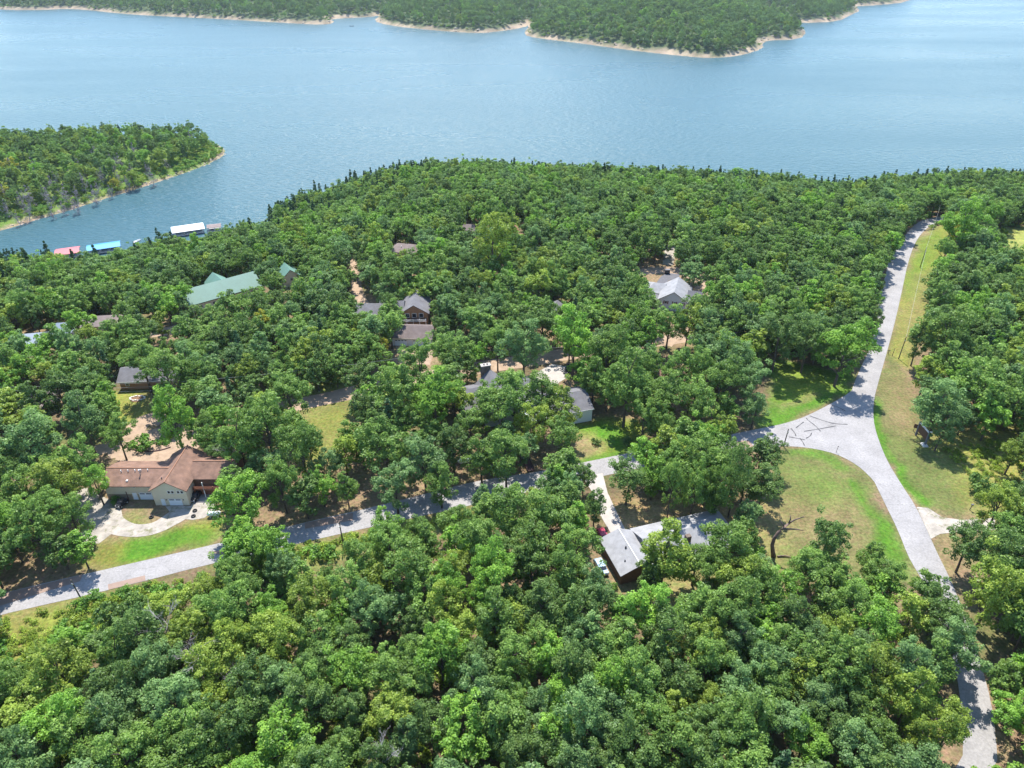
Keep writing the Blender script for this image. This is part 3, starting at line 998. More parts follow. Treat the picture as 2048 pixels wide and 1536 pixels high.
def covers(x, y, z, s, hz=9.0, rr=TREE_R, rz=5.2):
    """share of a crown's disc that would hide something of KEEP"""
    u, v, w = project(x, y, z + hz * s)
    ru, rv = rr * s * FPX / w, np.sqrt((rz * s * .82) ** 2 + (rr * s * .6) ** 2) * FPX / w
    n = np.zeros(len(x))
    for a, b_ in DISC:
        i = np.clip(((u + a * ru) / 2 + OX).astype(int), 0, RW - 1)
        j = np.clip(((v + b_ * rv) / 2 + OY).astype(int), 0, RH - 1)
        n += keepmask[j, i]
    return n / len(DISC)


FOOT = []        # building footprints (world outlines)


def footprint(cx, cy, rot, x0, x1, y0, y1):
    c, s = math.cos(rot), math.sin(rot)
    FOOT.append(np.array([(cx + a * c - b_ * s, cy + a * s + b_ * c) for a, b_ in ((x0, y0), (x1, y0), (x1, y1), (x0, y1))]))


for f_ in [(-88, 138, 0, -13, 18, -6, 9), (5, 172, R(17), -20, 17, -10, 14), (26, 113.6, R(17), -5, 27, -6, 8), (-34, 218, 0, -8, 8, -6, 7), (-43, 233, 0, -14, 14, -6, 7), (60, 246, R(-18), -12, 10, -8, 9),
           (-112, 251, R(40), -15, 15, -7, 10), (-88.5, 266, R(30), -6, 6, -6, 6), (-47, 296, 0, -7, 7, -6, 6), (-20.5, 322, 0, -5, 5, -5, 5), (-15.3, 332.5, 0, -3, 3, -3, 3), (3.5, 331, 0, -4, 4, -3, 3), (-1, 320, 0, -4, 4, -4, 4),
           (-112, 190, R(5), -11, 11, -6, 6), (-165, 213, 0, -7, 7, -6, 6), (-158, 221, 0, -5, 5, -5, 5), (-147, 227, 0, -8, 8, -6, 6), (-139.5, 174, 0, -6, 6, -6, 6), (-139.5, 155.5, 0, -4, 4, -4, 4), (49.5, 189, 0, -7, 7, -5, 5), (15, 231, 0, -6, 6, -6, 6)]:
    footprint(*f_)


def clear(x, y, margin=1.2):
    ok = np.ones(len(x), bool)
    for P in SOLID_GROUND + FOOT:
        lo, hi = P.min(0) - 3, P.max(0) + 3
        i = np.where((x > lo[0]) & (x < hi[0]) & (y > lo[1]) & (y < hi[1]) & ok)[0]
        if len(i):
            ok[i] &= ~(inside(P, x[i], y[i]) | (dist(P, x[i], y[i], True) < margin))
    return ok


# trees placed one by one: crown centre in the photograph, crown width there, tint
PLACED = [
    (475, 985, 108, 'fresh'), (165, 840, 96, 'blue'), (236, 872, 66, 'mid'), (345, 832, 108, 'fresh'), (58, 872, 118, 'blue'), (112, 952, 105, 'olive'), (40, 962, 90, 'mid'), (160, 925, 80, 'mid'), (195, 978, 46, 'fresh'),
    (62, 1045, 108, 'mid'), (138, 1030, 84, 'mid'), (25, 1085, 60, 'blue'), (410, 862, 60, 'mid'), (440, 900, 58, 'dark'),
    (722, 748, 76, 'dark'), (575, 775, 100, 'mid'), (530, 850, 104, 'mid'), (478, 880, 96, 'mid'), (600, 895, 104, 'mid'), (655, 925, 74, 'blue'), (640, 965, 70, 'fresh'), (692, 975, 56, 'mid'), (560, 965, 88, 'mid'),
    (768, 880, 110, 'mid'), (800, 790, 98, 'mid'), (868, 800, 100, 'fresh'), (846, 905, 106, 'blue'), (788, 955, 104, 'blue'), (905, 880, 88, 'dark'), (962, 905, 86, 'mid'), (1012, 908, 92, 'mid'), (1000, 805, 104, 'mid'), (1068, 838, 84, 'olive'), (1122, 812, 84, 'olive'),
    (1128, 868, 76, 'mid'), (940, 840, 80, 'mid'), (880, 960, 80, 'mid'), (995, 692, 62, 'mid'), (1048, 683, 98, 'blue'), (1150, 672, 104, 'fresh'), (900, 694, 84, 'mid'), (838, 725, 80, 'mid'), (762, 700, 28, 'yellow'), (882, 655, 46, 'dark'),
    (1255, 772, 108, 'mid'), (1330, 795, 96, 'mid'), (1212, 712, 84, 'mid'), (1440, 765, 84, 'mid'), (1502, 760, 78, 'blue'), (1512, 812, 62, 'blue'), (1400, 805, 86, 'mid'), (1290, 825, 78, 'mid'), (1465, 715, 84, 'blue'), (1390, 735, 80, 'mid'), (1325, 850, 70, 'mid'),
    (1543, 900, 66, 'dark'), (1530, 965, 78, 'dark'), (1455, 925, 92, 'mid'), (1408, 918, 104, 'mid'), (1362, 928, 78, 'mid'), (1322, 938, 58, 'blue'), (1258, 952, 82, 'dark'), (1492, 960, 64, 'dark'), (1168, 950, 56, 'dark'), (1425, 985, 72, 'mid'),
    (1092, 1010, 118, 'mid'), (1012, 1020, 104, 'mid'), (965, 1010, 60, 'blue'), (1062, 1080, 104, 'mid'), (962, 1085, 104, 'mid'), (1150, 1085, 104, 'mid'), (1130, 1140, 110, 'mid'), (1190, 1010, 60, 'dark'),
    (1335, 1092, 138, 'olive'), (1395, 1112, 90, 'mid'), (330, 738, 96, 'mid'), (282, 722, 80, 'mid'), (372, 722, 76, 'blue'), (776, 606, 44, 'dark'), (740, 640, 60, 'mid'), (1290, 592, 62, 'mid'), (1400, 612, 64, 'mid'), (1340, 640, 70, 'mid'), (1085, 795, 84, 'mid'), (1030, 785, 84, 'mid'), (975, 800, 70, 'mid'), (1345, 748, 70, 'mid'), (1300, 735, 64, 'mid'), (1345, 966, 62, 'mid', 1.75), (1392, 962, 66, 'mid', 1.75), (1440, 966, 66, 'mid', 1.75), (1470, 972, 50, 'dark', 1.8), (1448, 1088, 122, 'mid'), (1300, 1150, 70, 'dark'), (1420, 1150, 80, 'mid'), (1655, 1082, 92, 'dark'), (1745, 1110, 76, 'mid'), (1610, 1150, 84, 'mid'),
    (1890, 790, 116, 'blue'), (1836, 690, 52, 'dark'), (1900, 655, 112, 'mid'), (1972, 760, 116, 'mid'), (2030, 905, 60, 'olive'), (1940, 1085, 92, 'dark'), (1990, 1185, 130, 'olive'), (2020, 1070, 92, 'mid'), (2035, 990, 66, 'dark'), (1890, 850, 70, 'blue'),
    (1692, 690, 106, 'fresh'), (1620, 672, 92, 'dark'), (1560, 672, 90, 'dark'), (1748, 636, 44, 'dark'), (985, 486, 92, 'olive'), (1017, 448, 30, 'fresh'), (1930, 440, 88, 'fresh'), (1980, 420, 60, 'fresh'), (1912, 478, 26, 'yellow'),
    (590, 470, 52, 'olive'), (1895, 1460, 100, 'olive'), (1870, 1320, 100, 'mid'), (1760, 1240, 100, 'fresh'), (1300, 1220, 112, 'fresh'), (500, 1335, 70, 'yellow'), (310, 1330, 116, 'blue'), (350, 1400, 120, 'blue'), (240, 1420, 112, 'blue'),
    (120, 1330, 130, 'olive'), (60, 1400, 120, 'olive'), (200, 1290, 80, 'dark'), (1840, 1480, 90, 'olive'), (1820, 1400, 112, 'olive'), (700, 1330, 112, 'fresh'), (880, 1300, 118, 'fresh'), (950, 1380, 118, 'blue'), (780, 1420, 112, 'olive'),
    (620, 1200, 100, 'olive'), (560, 1130, 76, 'blue'), (725, 1120, 84, 'mid'), (690, 1180, 100, 'mid'), (820, 1130, 110, 'mid'), (840, 1070, 66, 'mid'), (770, 1062, 70, 'fresh'), (905, 1040, 70, 'mid'), (480, 1180, 96, 'mid'), (420, 1180, 80, 'olive'), (540, 1220, 90, 'fresh'),
]


def place_crown(u, v, wpx, hs=1.0):
    s = 1.0
    for _ in range(8):
        x, y, z = at(u, v, 9.0 * s * hs)
        w = y * FW[1] + (z - CAM_H) * FW[2]
        s = wpx * w / FPX / (2 * TREE_R * .93)
    return x, y, s


TX, TY, TS, TT, TP, TH = [], [], [], [], [], []
for u, v, wpx, t, *hz_ in PLACED:
    x, y, s = place_crown(u, v, wpx, hz_[0] if hz_ else 1.0)
    TH.append(hz_[0] if hz_ else 0)
    TX.append(x), TY.append(y), TS.append(s), TT.append(t), TP.append(True)

# wood filled in between them
N = 60000
cx = rng.uniform(-400, 430, N)
cy = 20 + (520 - 20) * rng.random(N) ** .8
cz = ground_z(cx, cy)
dsh = dist(near_shore, cx, cy)
cs = rng.uniform(.74, 1.12, N) * np.clip(.72 + dsh / 160, .72, 1)
u_, v_, w_ = project(cx, cy, cz + 8)
ok = (cz > WZ + .8) & (u_ > -330) & (u_ < 2380) & (v_ < 1850)
ok &= clear(cx, cy, .6)
ok &= covers(cx, cy, cz, cs) < .06
village = np.array([(-50, 640), (300, 620), (700, 470), (1100, 430), (1420, 470), (1480, 640), (1540, 860), (1300, 905), (700, 1020), (480, 1060), (120, 1150), (-100, 1150)], float)
gu, gv, _w = project(cx, cy, cz)
thin = inside(village, gu, gv)
LAWNS = [pts(a) for a in (
    [(1525, 735), (1715, 752), (1705, 782), (1545, 853), (1530, 800)], [(1571, 893), (1655, 903), (1737, 950), (1815, 1110), (1700, 1120), (1560, 1120), (1540, 1010)],
    [(1750, 770), (1778, 690), (1828, 480), (1895, 428), (1885, 500), (1845, 690), (1815, 740), (1850, 840), (1905, 885), (2060, 880), (2060, 930), (1950, 960), (1930, 1030), (1840, 1012)],
    [(150, 1135), (170, 1080), (230, 1010), (380, 1005), (450, 1050), (420, 1090)], [(205, 800), (300, 790), (310, 835), (240, 850)], [(1160, 850), (1290, 855), (1290, 900), (1130, 925)],
    [(1225, 1005), (1330, 1000), (1400, 1010), (1340, 1035), (1250, 1045)], [(612, 800), (700, 782), (690, 850), (630, 880)], [(2000, 445), (2100, 450), (2100, 520), (2020, 500)], [(0, 1240), (150, 1205), (160, 1225), (60, 1300), (0, 1320)],
    [(1835, 1010), (1990, 1030), (1990, 1065), (1905, 1080), (1890, 1140), (1960, 1330), (2020, 1540), (1980, 1540)])]
for P in LAWNS:
    ok &= ~inside(P, cx, cy)
cell = {}


def near_ok(x, y, r_):
    i, j = int(x // 14), int(y // 14)
    for a in (i - 1, i, i + 1):
        for b_ in (j - 1, j, j + 1):
            for (x2, y2, r2) in cell.get((a, b_), ()):
                if (x - x2) ** 2 + (y - y2) ** 2 < (r_ + r2) ** 2:
                    return False
    return True


def put(x, y, r_):
    cell.setdefault((int(x // 14), int(y // 14)), []).append((x, y, r_))


for x, y, s in zip(TX, TY, TS):
    put(x, y, TREE_R * s * .62)
CEDX = []
zone_n = vnoise(cx, cy, 45, 77)
for i in np.where(ok)[0]:
    dens = .46 if thin[i] else .41
    r_ = TREE_R * cs[i] * dens
    cedar = dsh[i] < 90 and rng.random() < (.62 if dsh[i] < 45 else .35) or rng.random() < .02
    if cedar:
        r_ = 1.6
    if not near_ok(cx[i], cy[i], r_):
        continue
    put(cx[i], cy[i], r_)
    if cedar:
        CEDX.append((cx[i], cy[i], rng.uniform(.8, 1.25)))
        continue
    p = np.array([.22, .44, .11, .07, .158, .002])
    if zone_n[i] > .62:
        p = np.array([.14, .36, .24, .14, .117, .003])
    if cx[i] < -40 and cy[i] < 95:
        p = np.array([.14, .30, .22, .22, .117, .003])
    if cx[i] > 20 and cy[i] > 200:
        p = np.array([.34, .38, .10, .06, .118, .002])
    TX.append(cx[i]), TY.append(cy[i]), TS.append(cs[i]), TT.append(tint_names[rng.choice(6, p=p / p.sum())]), TP.append(False)
TX, TY, TS = np.array(TX), np.array(TY), np.array(TS)
TZ = ground_z(TX, TY)
tu, tv, tw = project(TX, TY, TZ + 10 * TS)
size = np.where((tu > -10) & (tu < 2058) & (tv > -20) & (tv < 1560), TS / tw, TS / tw * 1e-3)
order = np.argsort(-size)
n_single = min(292, len(order))
force = set(int(i) for i in np.where(np.array(TP))[0])
singles = [i for i in order if i in force][:292]
for i in order:
    if len(singles) >= n_single:
        break
    if i not in force:
        singles.append(i)
single_set = set(singles)
print('TREES', len(TX), 'cedars', len(CEDX), 'placed', len(force))

# landmarks that the labels count from: (words, picture point)
LAND = [('tan brown-roofed house', 320, 960), ('white gravel loop', 240, 1060), ('lower road pole', 157, 1185), ('pole by the road patch', 685, 1070), ('leaning bare snag', 1545, 1070), ('road junction', 1690, 860),
        ('large brown sign', 1850, 880), ('L-shaped pale-roofed house', 1330, 1080), ('stone chimney house', 1040, 780), ('shaded propane tank', 928, 924), ('bright small lawn', 1220, 870), ('bare gravel lane stretch', 650, 795), ('white garage', 830, 670),
        ('upper bare grey tree', 325, 1275), ('lower bare grey tree', 395, 1340), ('pale concrete drive', 1225, 1020), ('drive island bush', 295, 887), ('cedar-sided house window', 255, 765),
        ('triangular mown lawn', 1620, 780), ('weedy road corner', 60, 1260), ('white gravel spur', 1920, 1050), ('shaded county road end', 1975, 1420), ('green-roofed lake house', 450, 570), ('white gabled house', 1345, 595),
        ('bottom edge centre', 1024, 1500), ('bottom west corner', 120, 1480), ('bottom edge third point', 680, 1500), ('bottom edge two-thirds point', 1370, 1500), ('bottom east corner', 1960, 1500),
        ('lower wood centre', 1024, 1290), ('wood below pale roof', 1500, 1300), ('wood below road patch', 660, 1290)]
ORD = ['', 'second ', 'third ', 'fourth ', 'fifth ', 'sixth ', 'seventh ', 'eighth ', 'ninth ', 'tenth ', 'eleventh ', 'twelfth ', 'thirteenth ', 'fourteenth ', 'fifteenth ', 'sixteenth ', 'seventeenth ', 'eighteenth ', 'nineteenth ', 'twentieth ']
buckets = {}
for i in singles:
    l = min(range(len(LAND)), key=lambda k: (tu[i] - LAND[k][1]) ** 2 + (tv[i] - LAND[k][2]) ** 2)
    d = (tu[i] - LAND[l][1]) ** 2 + (tv[i] - LAND[l][2]) ** 2
    buckets.setdefault((l, TT[i]), []).append((d, i))


def tree(name, label, cat, group, x, y, z, rot, s, cm, tm, sz=1.0):
    t = thing(name, label, cat, (x, y, z), rot, group)
    t.scale = (s * (1.1 - .2 * ((x * 7.3) % 1)), s * (1.1 - .2 * ((y * 5.1) % 1)), s * sz)
    link('crown', cm, t)
    if tm is not None:
        link('trunk', tm, t)
    return t


for (l, tn), lst in buckets.items():
    lst.sort()
    for k, (d, i) in enumerate(lst):
        var = int(rng.integers(0, NVAR - 1)) if TS[i] > .62 else NVAR - 1
        if tw[i] > 0 and TS[i] * 2 * TREE_R < 6.6:
            var = NVAR - 1
        lab = f"{TINTS[tn][1]} oak, {ORD[k] if k < 20 else 'next '}nearest of its colour to the {LAND[l][0]}"
        if len(lst) == 1:
            lab = f"{TINTS[tn][1]} oak, only one of its colour near the {LAND[l][0]}"
        lab = lab.replace('yellow oak', 'yellow young tree')
        tree('oak_tree', lab, 'tree', 'broadleaf trees of the near wood', TX[i], TY[i], TZ[i], float(rng.uniform(0, 6.28)), float(TS[i]) * (1.35 if var == NVAR - 1 else 1), near_crowns[(var, tn)], trunks[var], TH[i] if i < len(TH) and TH[i] else float(rng.uniform(.9, 1.18)))

CED = []
for (x, y, s) in CEDX:
    z = float(ground_z(x, y))
    u, v, w = project(np.array([x]), np.array([y]), np.array([z + 6 * s]))
    CED.append((s / float(w[0]) * (1 if -10 < u[0] < 2058 else 1e-3), x, y, z, s))
CED.sort(reverse=True)
SHORE = [('red-roofed dock', 132, 500), ('blue-roofed dock', 208, 490), ('white-roofed dock', 375, 457), ('small grey dock', 425, 450), ('green-roofed lake house', 450, 570), ('shore bend above the docks', 640, 385), ('first shore point', 780, 335),
         ('taupe hip roof', 812, 490), ('tiny reddish-roofed shed', 960, 440), ('middle of the shore tree line', 1100, 340), ('shore tree line above the white house', 1340, 345), ('low dip of the shore tree line', 1640, 365), ('county road bend', 1870, 410), ('shore trees beyond the road bend', 1990, 350),
         ('west edge of the wood', 30, 540), ('shore slope below the point', 560, 430), ('white gabled house', 1345, 595), ('wood west of the county road', 1650, 500)]
cb = {}
for k, (q, x, y, z, s) in enumerate(CED[:290]):
    u, v, _w = project(x, y, z + 6 * s)
    l = min(range(len(SHORE)), key=lambda j: (u - SHORE[j][1]) ** 2 + (v - SHORE[j][2]) ** 2)
    cb.setdefault(l, []).append(((u - SHORE[l][1]) ** 2 + (v - SHORE[l][2]) ** 2, k))
for l, lst in cb.items():
    lst.sort()
    for j, (d, k) in enumerate(lst):
        q, x, y, z, s = CED[k]
        lab = f"dark cedar, {ORD[j]}nearest of the cedars to the {SHORE[l][0]}" if j < len(ORD) else f"dark cedar in the mixed wood, further from the {SHORE[l][0]}"
        tree('cedar_tree', lab, 'tree', 'cedars along the lake side of the wood', x, y, z, float(rng.uniform(0, 6.28)), s, cedar_near[k % 4], cedar_trunk, float(rng.uniform(.85, 1.2)))


# --- the mass of trees: one object per wood, made of instances
def proto_collection(name, meshes):
    c = bpy.data.collections.new(name)
    for k, ms in enumerate(meshes):
        o = bpy.data.objects.new(f'{name}_{k:03d}', ms)
        c.objects.link(o)
    return c


def wood(name, label, x, y, z, s, pick, coll, sz=None):
    n = len(x)
    sc = np.stack([s * rng.uniform(.88, 1.14, n), s * rng.uniform(.88, 1.14, n), s * (sz if sz is not None else rng.uniform(.88, 1.12, n))], 1).astype(np.float32)
    me = bpy.data.meshes.new(name)
    me.vertices.add(n)
    me.vertices.foreach_set('co', np.stack([x, y, z], 1).astype(np.float32).ravel())
    for an, typ, data in (('scl', 'FLOAT_VECTOR', sc), ('rot', 'FLOAT_VECTOR', np.stack([np.zeros(n), np.zeros(n), rng.uniform(0, 6.28, n)], 1).astype(np.float32)), ('pick', 'INT', np.asarray(pick, np.int32))):
        a = me.attributes.new(an, typ, 'POINT')
        a.data.foreach_set('vector' if typ == 'FLOAT_VECTOR' else 'value', data.ravel())
    o = link(name, me)
    ng = bpy.data.node_groups.new(name, 'GeometryNodeTree')
    ng.interface.new_socket('Geometry', in_out='INPUT', socket_type='NodeSocketGeometry')
    ng.interface.new_socket('Geometry', in_out='OUTPUT', socket_type='NodeSocketGeometry')
    gi, go = ng.nodes.new('NodeGroupInput'), ng.nodes.new('NodeGroupOutput')
    ci = ng.nodes.new('GeometryNodeCollectionInfo')
    ci.inputs['Collection'].default_value = coll
    ci.inputs['Separate Children'].default_value = True
    ci.inputs['Reset Children'].default_value = True
    ip = ng.nodes.new('GeometryNodeInstanceOnPoints')
    ip.inputs['Pick Instance'].default_value = True

    def attr(nm, typ):
        a = ng.nodes.new('GeometryNodeInputNamedAttribute')
        a.data_type = typ
        a.inputs['Name'].default_value = nm
        return a.outputs['Attribute']
    e2r = ng.nodes.new('FunctionNodeEulerToRotation')
    L = ng.links.new
    L(gi.outputs[0], ip.inputs['Points'])
    L(ci.outputs[0], ip.inputs['Instance'])
    L(attr('pick', 'INT'), ip.inputs['Instance Index'])
    L(attr('rot', 'FLOAT_VECTOR'), e2r.inputs[0])
    L(e2r.outputs[0], ip.inputs['Rotation'])
    L(attr('scl', 'FLOAT_VECTOR'), ip.inputs['Scale'])
    L(ip.outputs[0], go.inputs[0])
    md = o.modifiers.new('instances', 'NODES')
    md.node_group = ng
    return tag(o, label, 'woodland', None, 'stuff')


# mid-distance prototypes carry their trunk in the same mesh
def joined(cm, tm):
    me = cm.copy()
    bm = bmesh.new()
    bm.from_mesh(me)
    n0 = len(bm.faces)
    bm.from_mesh(tm)
    bm.faces.ensure_lookup_table()
    for i in range(n0, len(bm.faces)):
        bm.faces[i].material_index = 1
    bm.to_mesh(me)
    bm.free()
    me.materials.append(M['bark'])
    return me


mid_keys = [(s_, t_) for s_ in range(NVAR) for t_ in tint_names]
mid_coll = proto_collection('mid_oak', [joined(mid_crowns[k], trunks[k[0]]) for k in mid_keys])
far_coll = proto_collection('far_oak', [mid_crowns[k] for k in mid_keys] + [cedar_near[0], cedar_near[1]])
key_no = {k: i for i, k in enumerate(mid_keys)}
rest = np.array([i for i in range(len(TX)) if i not in single_set])
pk = [key_no[(int(rng.integers(0, NVAR - 1)), TT[i])] for i in rest]
wood('oak_wood', 'rest of the oak wood behind the houses down to the lake', TX[rest], TY[rest], TZ[rest], TS[rest], pk, mid_coll)
if len(CED) > 290:
    c_ = np.array(CED[290:])
    cc_ = proto_collection('cedar_proto', cedar_near[:2])
    wood('cedar_wood', 'rest of the dark cedars in the shore wood', c_[:, 1], c_[:, 2], c_[:, 3], c_[:, 4], rng.integers(0, 2, len(c_)), cc_)


def fill(x, y, s, rfac):
    """thin random points to a spacing of rfac * s"""
    g, keep = {}, []
    cs_ = 12.0
    for i in range(len(x)):
        r_ = rfac * s[i]
        a, b_ = int(x[i] // cs_), int(y[i] // cs_)
        good = True
        for p in (a - 1, a, a + 1):
            for q in (b_ - 1, b_, b_ + 1):
                for k in g.get((p, q), ()):
                    if (x[i] - x[k]) ** 2 + (y[i] - y[k]) ** 2 < (r_ + rfac * s[k]) ** 2:
                        good = False
                        break
        if good:
            g.setdefault((a, b_), []).append(i)
            keep.append(i)
    return np.array(keep)


# peninsula wood
n = 9000
px_, py_ = rng.uniform(-640, -225, n), rng.uniform(430, 720, n)
dp = dist(PEN, px_, py_, True)
south = dist(PEN[:len(PEN) * 3 // 5], px_, py_)
k = inside(PEN, px_, py_) & (dp > 4) & (south > 9 + 9 * vnoise(px_, py_, 30, 6))
px_, py_ = px_[k], py_[k]
s = rng.uniform(.6, 1.12, len(px_))
k = fill(px_, py_, s, TREE_R * .58)
px_, py_, s = px_[k], py_[k], s[k]
tp = rng.choice(6, len(px_), p=[.26, .28, .20, .14, .10, .02])
pk = [key_no[(int(rng.integers(0, NVAR - 1)), tint_names[a])] for a in tp]
cedp = rng.random(len(px_)) < .16
pk = [len(mid_keys) + int(rng.integers(0, 2)) if c else a for a, c in zip(pk, cedp)]
wood('peninsula_wood', 'mixed green wood covering the peninsula in the lake', px_, py_, pen_z(px_, py_), s, pk, proto_collection('pen_oak', [mid_crowns[q] for q in mid_keys] + cedar_near[:2]))
gk = 0
for (u, v) in sorted([(40, 400), (60, 385), (30, 420), (95, 395), (120, 400), (150, 378), (165, 365), (185, 380), (205, 352), (225, 335), (195, 320), (240, 330), (290, 330), (300, 345), (18, 370), (75, 360), (270, 312), (160, 340), (330, 318), (105, 375), (140, 352), (50, 368), (250, 355), (380, 278), (215, 368), (12, 395), (48, 412), (85, 382), (110, 362), (130, 385), (172, 350), (190, 366), (28, 352), (70, 345), (235, 348), (262, 338), (10, 412), (58, 395), (145, 398), (98, 408)], reverse=True):
    x, y = plane(u, v, WZ + 10)
    z = float(pen_z(np.array([x]), np.array([y]))[0])
    t = thing('dead_tree', (f'bare grey cedar snag, {ORD[gk] or "first "}on the peninsula counting from its tip' if gk < 20 else 'bare grey cedar snag deep in the peninsula wood, far from its tip'), 'tree', (x, y, z), gk * 1.3, 'grey snags on the peninsula')
    s1 = 1.05 + .25 * math.sin(gk * 3.7)
    t.scale = (s1, s1, s1)
    link('branches', grey_meshes[gk % 2], t)
    link('twigs', grey_crowns[gk % 2], t)
    gk += 1
for (u, v, w_, tn, lb) in [(266, 362, 34, 'olive', 'yellow-green round tree at the peninsula water edge, the taller'), (228, 368, 22, 'yellow', 'small yellow tree on the peninsula bank beside the taller round one')]:
    x, y = plane(u, v, WZ + 6)
    z = float(pen_z(np.array([x]), np.array([y]))[0])
    w = y * FW[1] + (z - CAM_H) * FW[2]
    s1 = w_ * w / FPX / (2 * TREE_R)
    tree('oak_tree', lb, 'tree', 'yellowish trees on the peninsula bank', x, y, z - 1, 1.0, s1, near_crowns[(1, tn)], trunks[1])

# low green growth along the peninsula bank
n = 9000
bx, by = rng.uniform(-640, -225, n), rng.uniform(430, 720, n)
db = dist(PEN, bx, by, True)
k = inside(PEN, bx, by) & (db > 1.5) & (db < 24)
bx, by = bx[k], by[k]
bs = rng.uniform(.9, 2.2, len(bx))
k = fill(bx, by, bs, .62)
shr_coll = proto_collection('shrub_proto', shrub_near + weed_near)
o = wood('bank_shrubs', 'low bright green growth along the peninsula bank', bx[k], by[k], pen_z(bx[k], by[k]), bs[k], rng.integers(0, 6, len(k)), shr_coll)
o['category'] = 'shrubs'

# far woods
n = 70000
fx = rng.uniform(-1500, 1500, n)
fy = 1035 + 1650 * rng.random(n) ** 1.3
fd = far_sd(fx, fy)
fi = fd > 0
fz = far_z(fx, fy)
fu, fv, fw_ = project(fx, fy, fz + 8)
k = fi & (fd > 7 + 7 * vnoise(fx, fy, 40, 9)) & (fu > -250) & (fu < 2300) & (fv > -90)
fx, fy, fz, fd = fx[k], fy[k], fz[k], fd[k]
fs = rng.uniform(.85, 1.35, len(fx)) * np.clip(.6 + fd / 60, .6, 1)
k = fill(fx, fy, fs, TREE_R * .60)
fx, fy, fz, fs = fx[k], fy[k], fz[k], fs[k]
tp = rng.choice(6, len(fx), p=[.34, .34, .08, .03, .21, .0])
pk = [key_no[(int(rng.integers(0, NVAR - 1)), tint_names[a])] for a in tp]
print('FAR', len(fx), 'PEN', len(px_))
wood('far_wood', 'dense green wood on the far shore of the lake', fx, fy, fz, fs, pk, far_coll)
n = 9000
sx, sy = rng.uniform(-1500, 1400, n), rng.uniform(1035, 2100, n)
sd_ = far_sd(sx, sy)
si = sd_ > 0
k = si & (sd_ > 4) & (sd_ < 24)
sx, sy = sx[k], sy[k]
o = wood('far_bank_shrubs', 'pale green growth along the far shore', sx, sy, far_z(sx, sy), rng.uniform(1.0, 2.8, len(sx)), rng.integers(0, 6, len(sx)), shr_coll)
o['category'] = 'shrubs'

# undergrowth: bushes along the wood edges and in gaps of the lower wood, weeds on the rough corners
n = 40000
ux, uy = rng.uniform(-260, 300, n), 30 + 330 * rng.random(n) ** .9
uz = ground_z(ux, uy)
gu, gv, _w = project(ux, uy, uz)
k = clear(ux, uy, .9) & (vnoise(ux, uy, 12, 88) > .32)
low = (gv > np.interp(gu, [0, 400, 1000, 1200, 1300, 2048], [1240, 1150, 1010, 1150, 1220, 1250])) & (gu < 1860)
k &= (low | (~inside(village, gu, gv) & (gv < 700))) & (gv < 1750) & (gu > -250) & (gu < 2300)
for P in LAWNS:
    k &= ~inside(P, ux, uy)
ux, uy = ux[k], uy[k]
us = rng.uniform(.6, 1.7, len(ux))
k = fill(ux, uy, us, .75)
o = wood('undergrowth', 'bushes growing under and between the trees', ux[k], uy[k], ground_z(ux[k], uy[k]), us[k], rng.integers(0, 6, len(k)), shr_coll)
o['category'] = 'undergrowth'
WEEDY = [pts([(-200, 1255), (0, 1238), (150, 1205), (330, 1170), (340, 1195), (160, 1330), (-100, 1420)]), pts([(430, 1140), (600, 1094), (765, 1056), (926, 1022), (950, 1030), (700, 1105), (500, 1160)]),
         pts([(1870, 880), (1920, 890), (2100, 850), (2150, 1000), (1970, 1010), (1945, 960)])]
n = 14000
ux, uy = rng.uniform(-180, 190, n), rng.uniform(60, 190, n)
k = np.zeros(n, bool)
for P in WEEDY:
    k |= inside(P, ux, uy)
k &= clear(ux, uy, .5)
ux, uy = ux[k], uy[k]
us = rng.uniform(.4, 1.0, len(ux))
k = fill(ux, uy, us, .62)
o = wood('rough_weeds', 'tall yellowish weeds on the rough ground beside the roads', ux[k], uy[k], ground_z(ux[k], uy[k]), us[k], rng.integers(3, 6, len(k)), shr_coll, .9)
o['category'] = 'weeds'

# ------------------------------------------------------------------ buildings
def shingle(name, rgb, var=.22):
    return mat(name, rgb, .9, var=var, scale=.55, bump=.35, bscale=9)


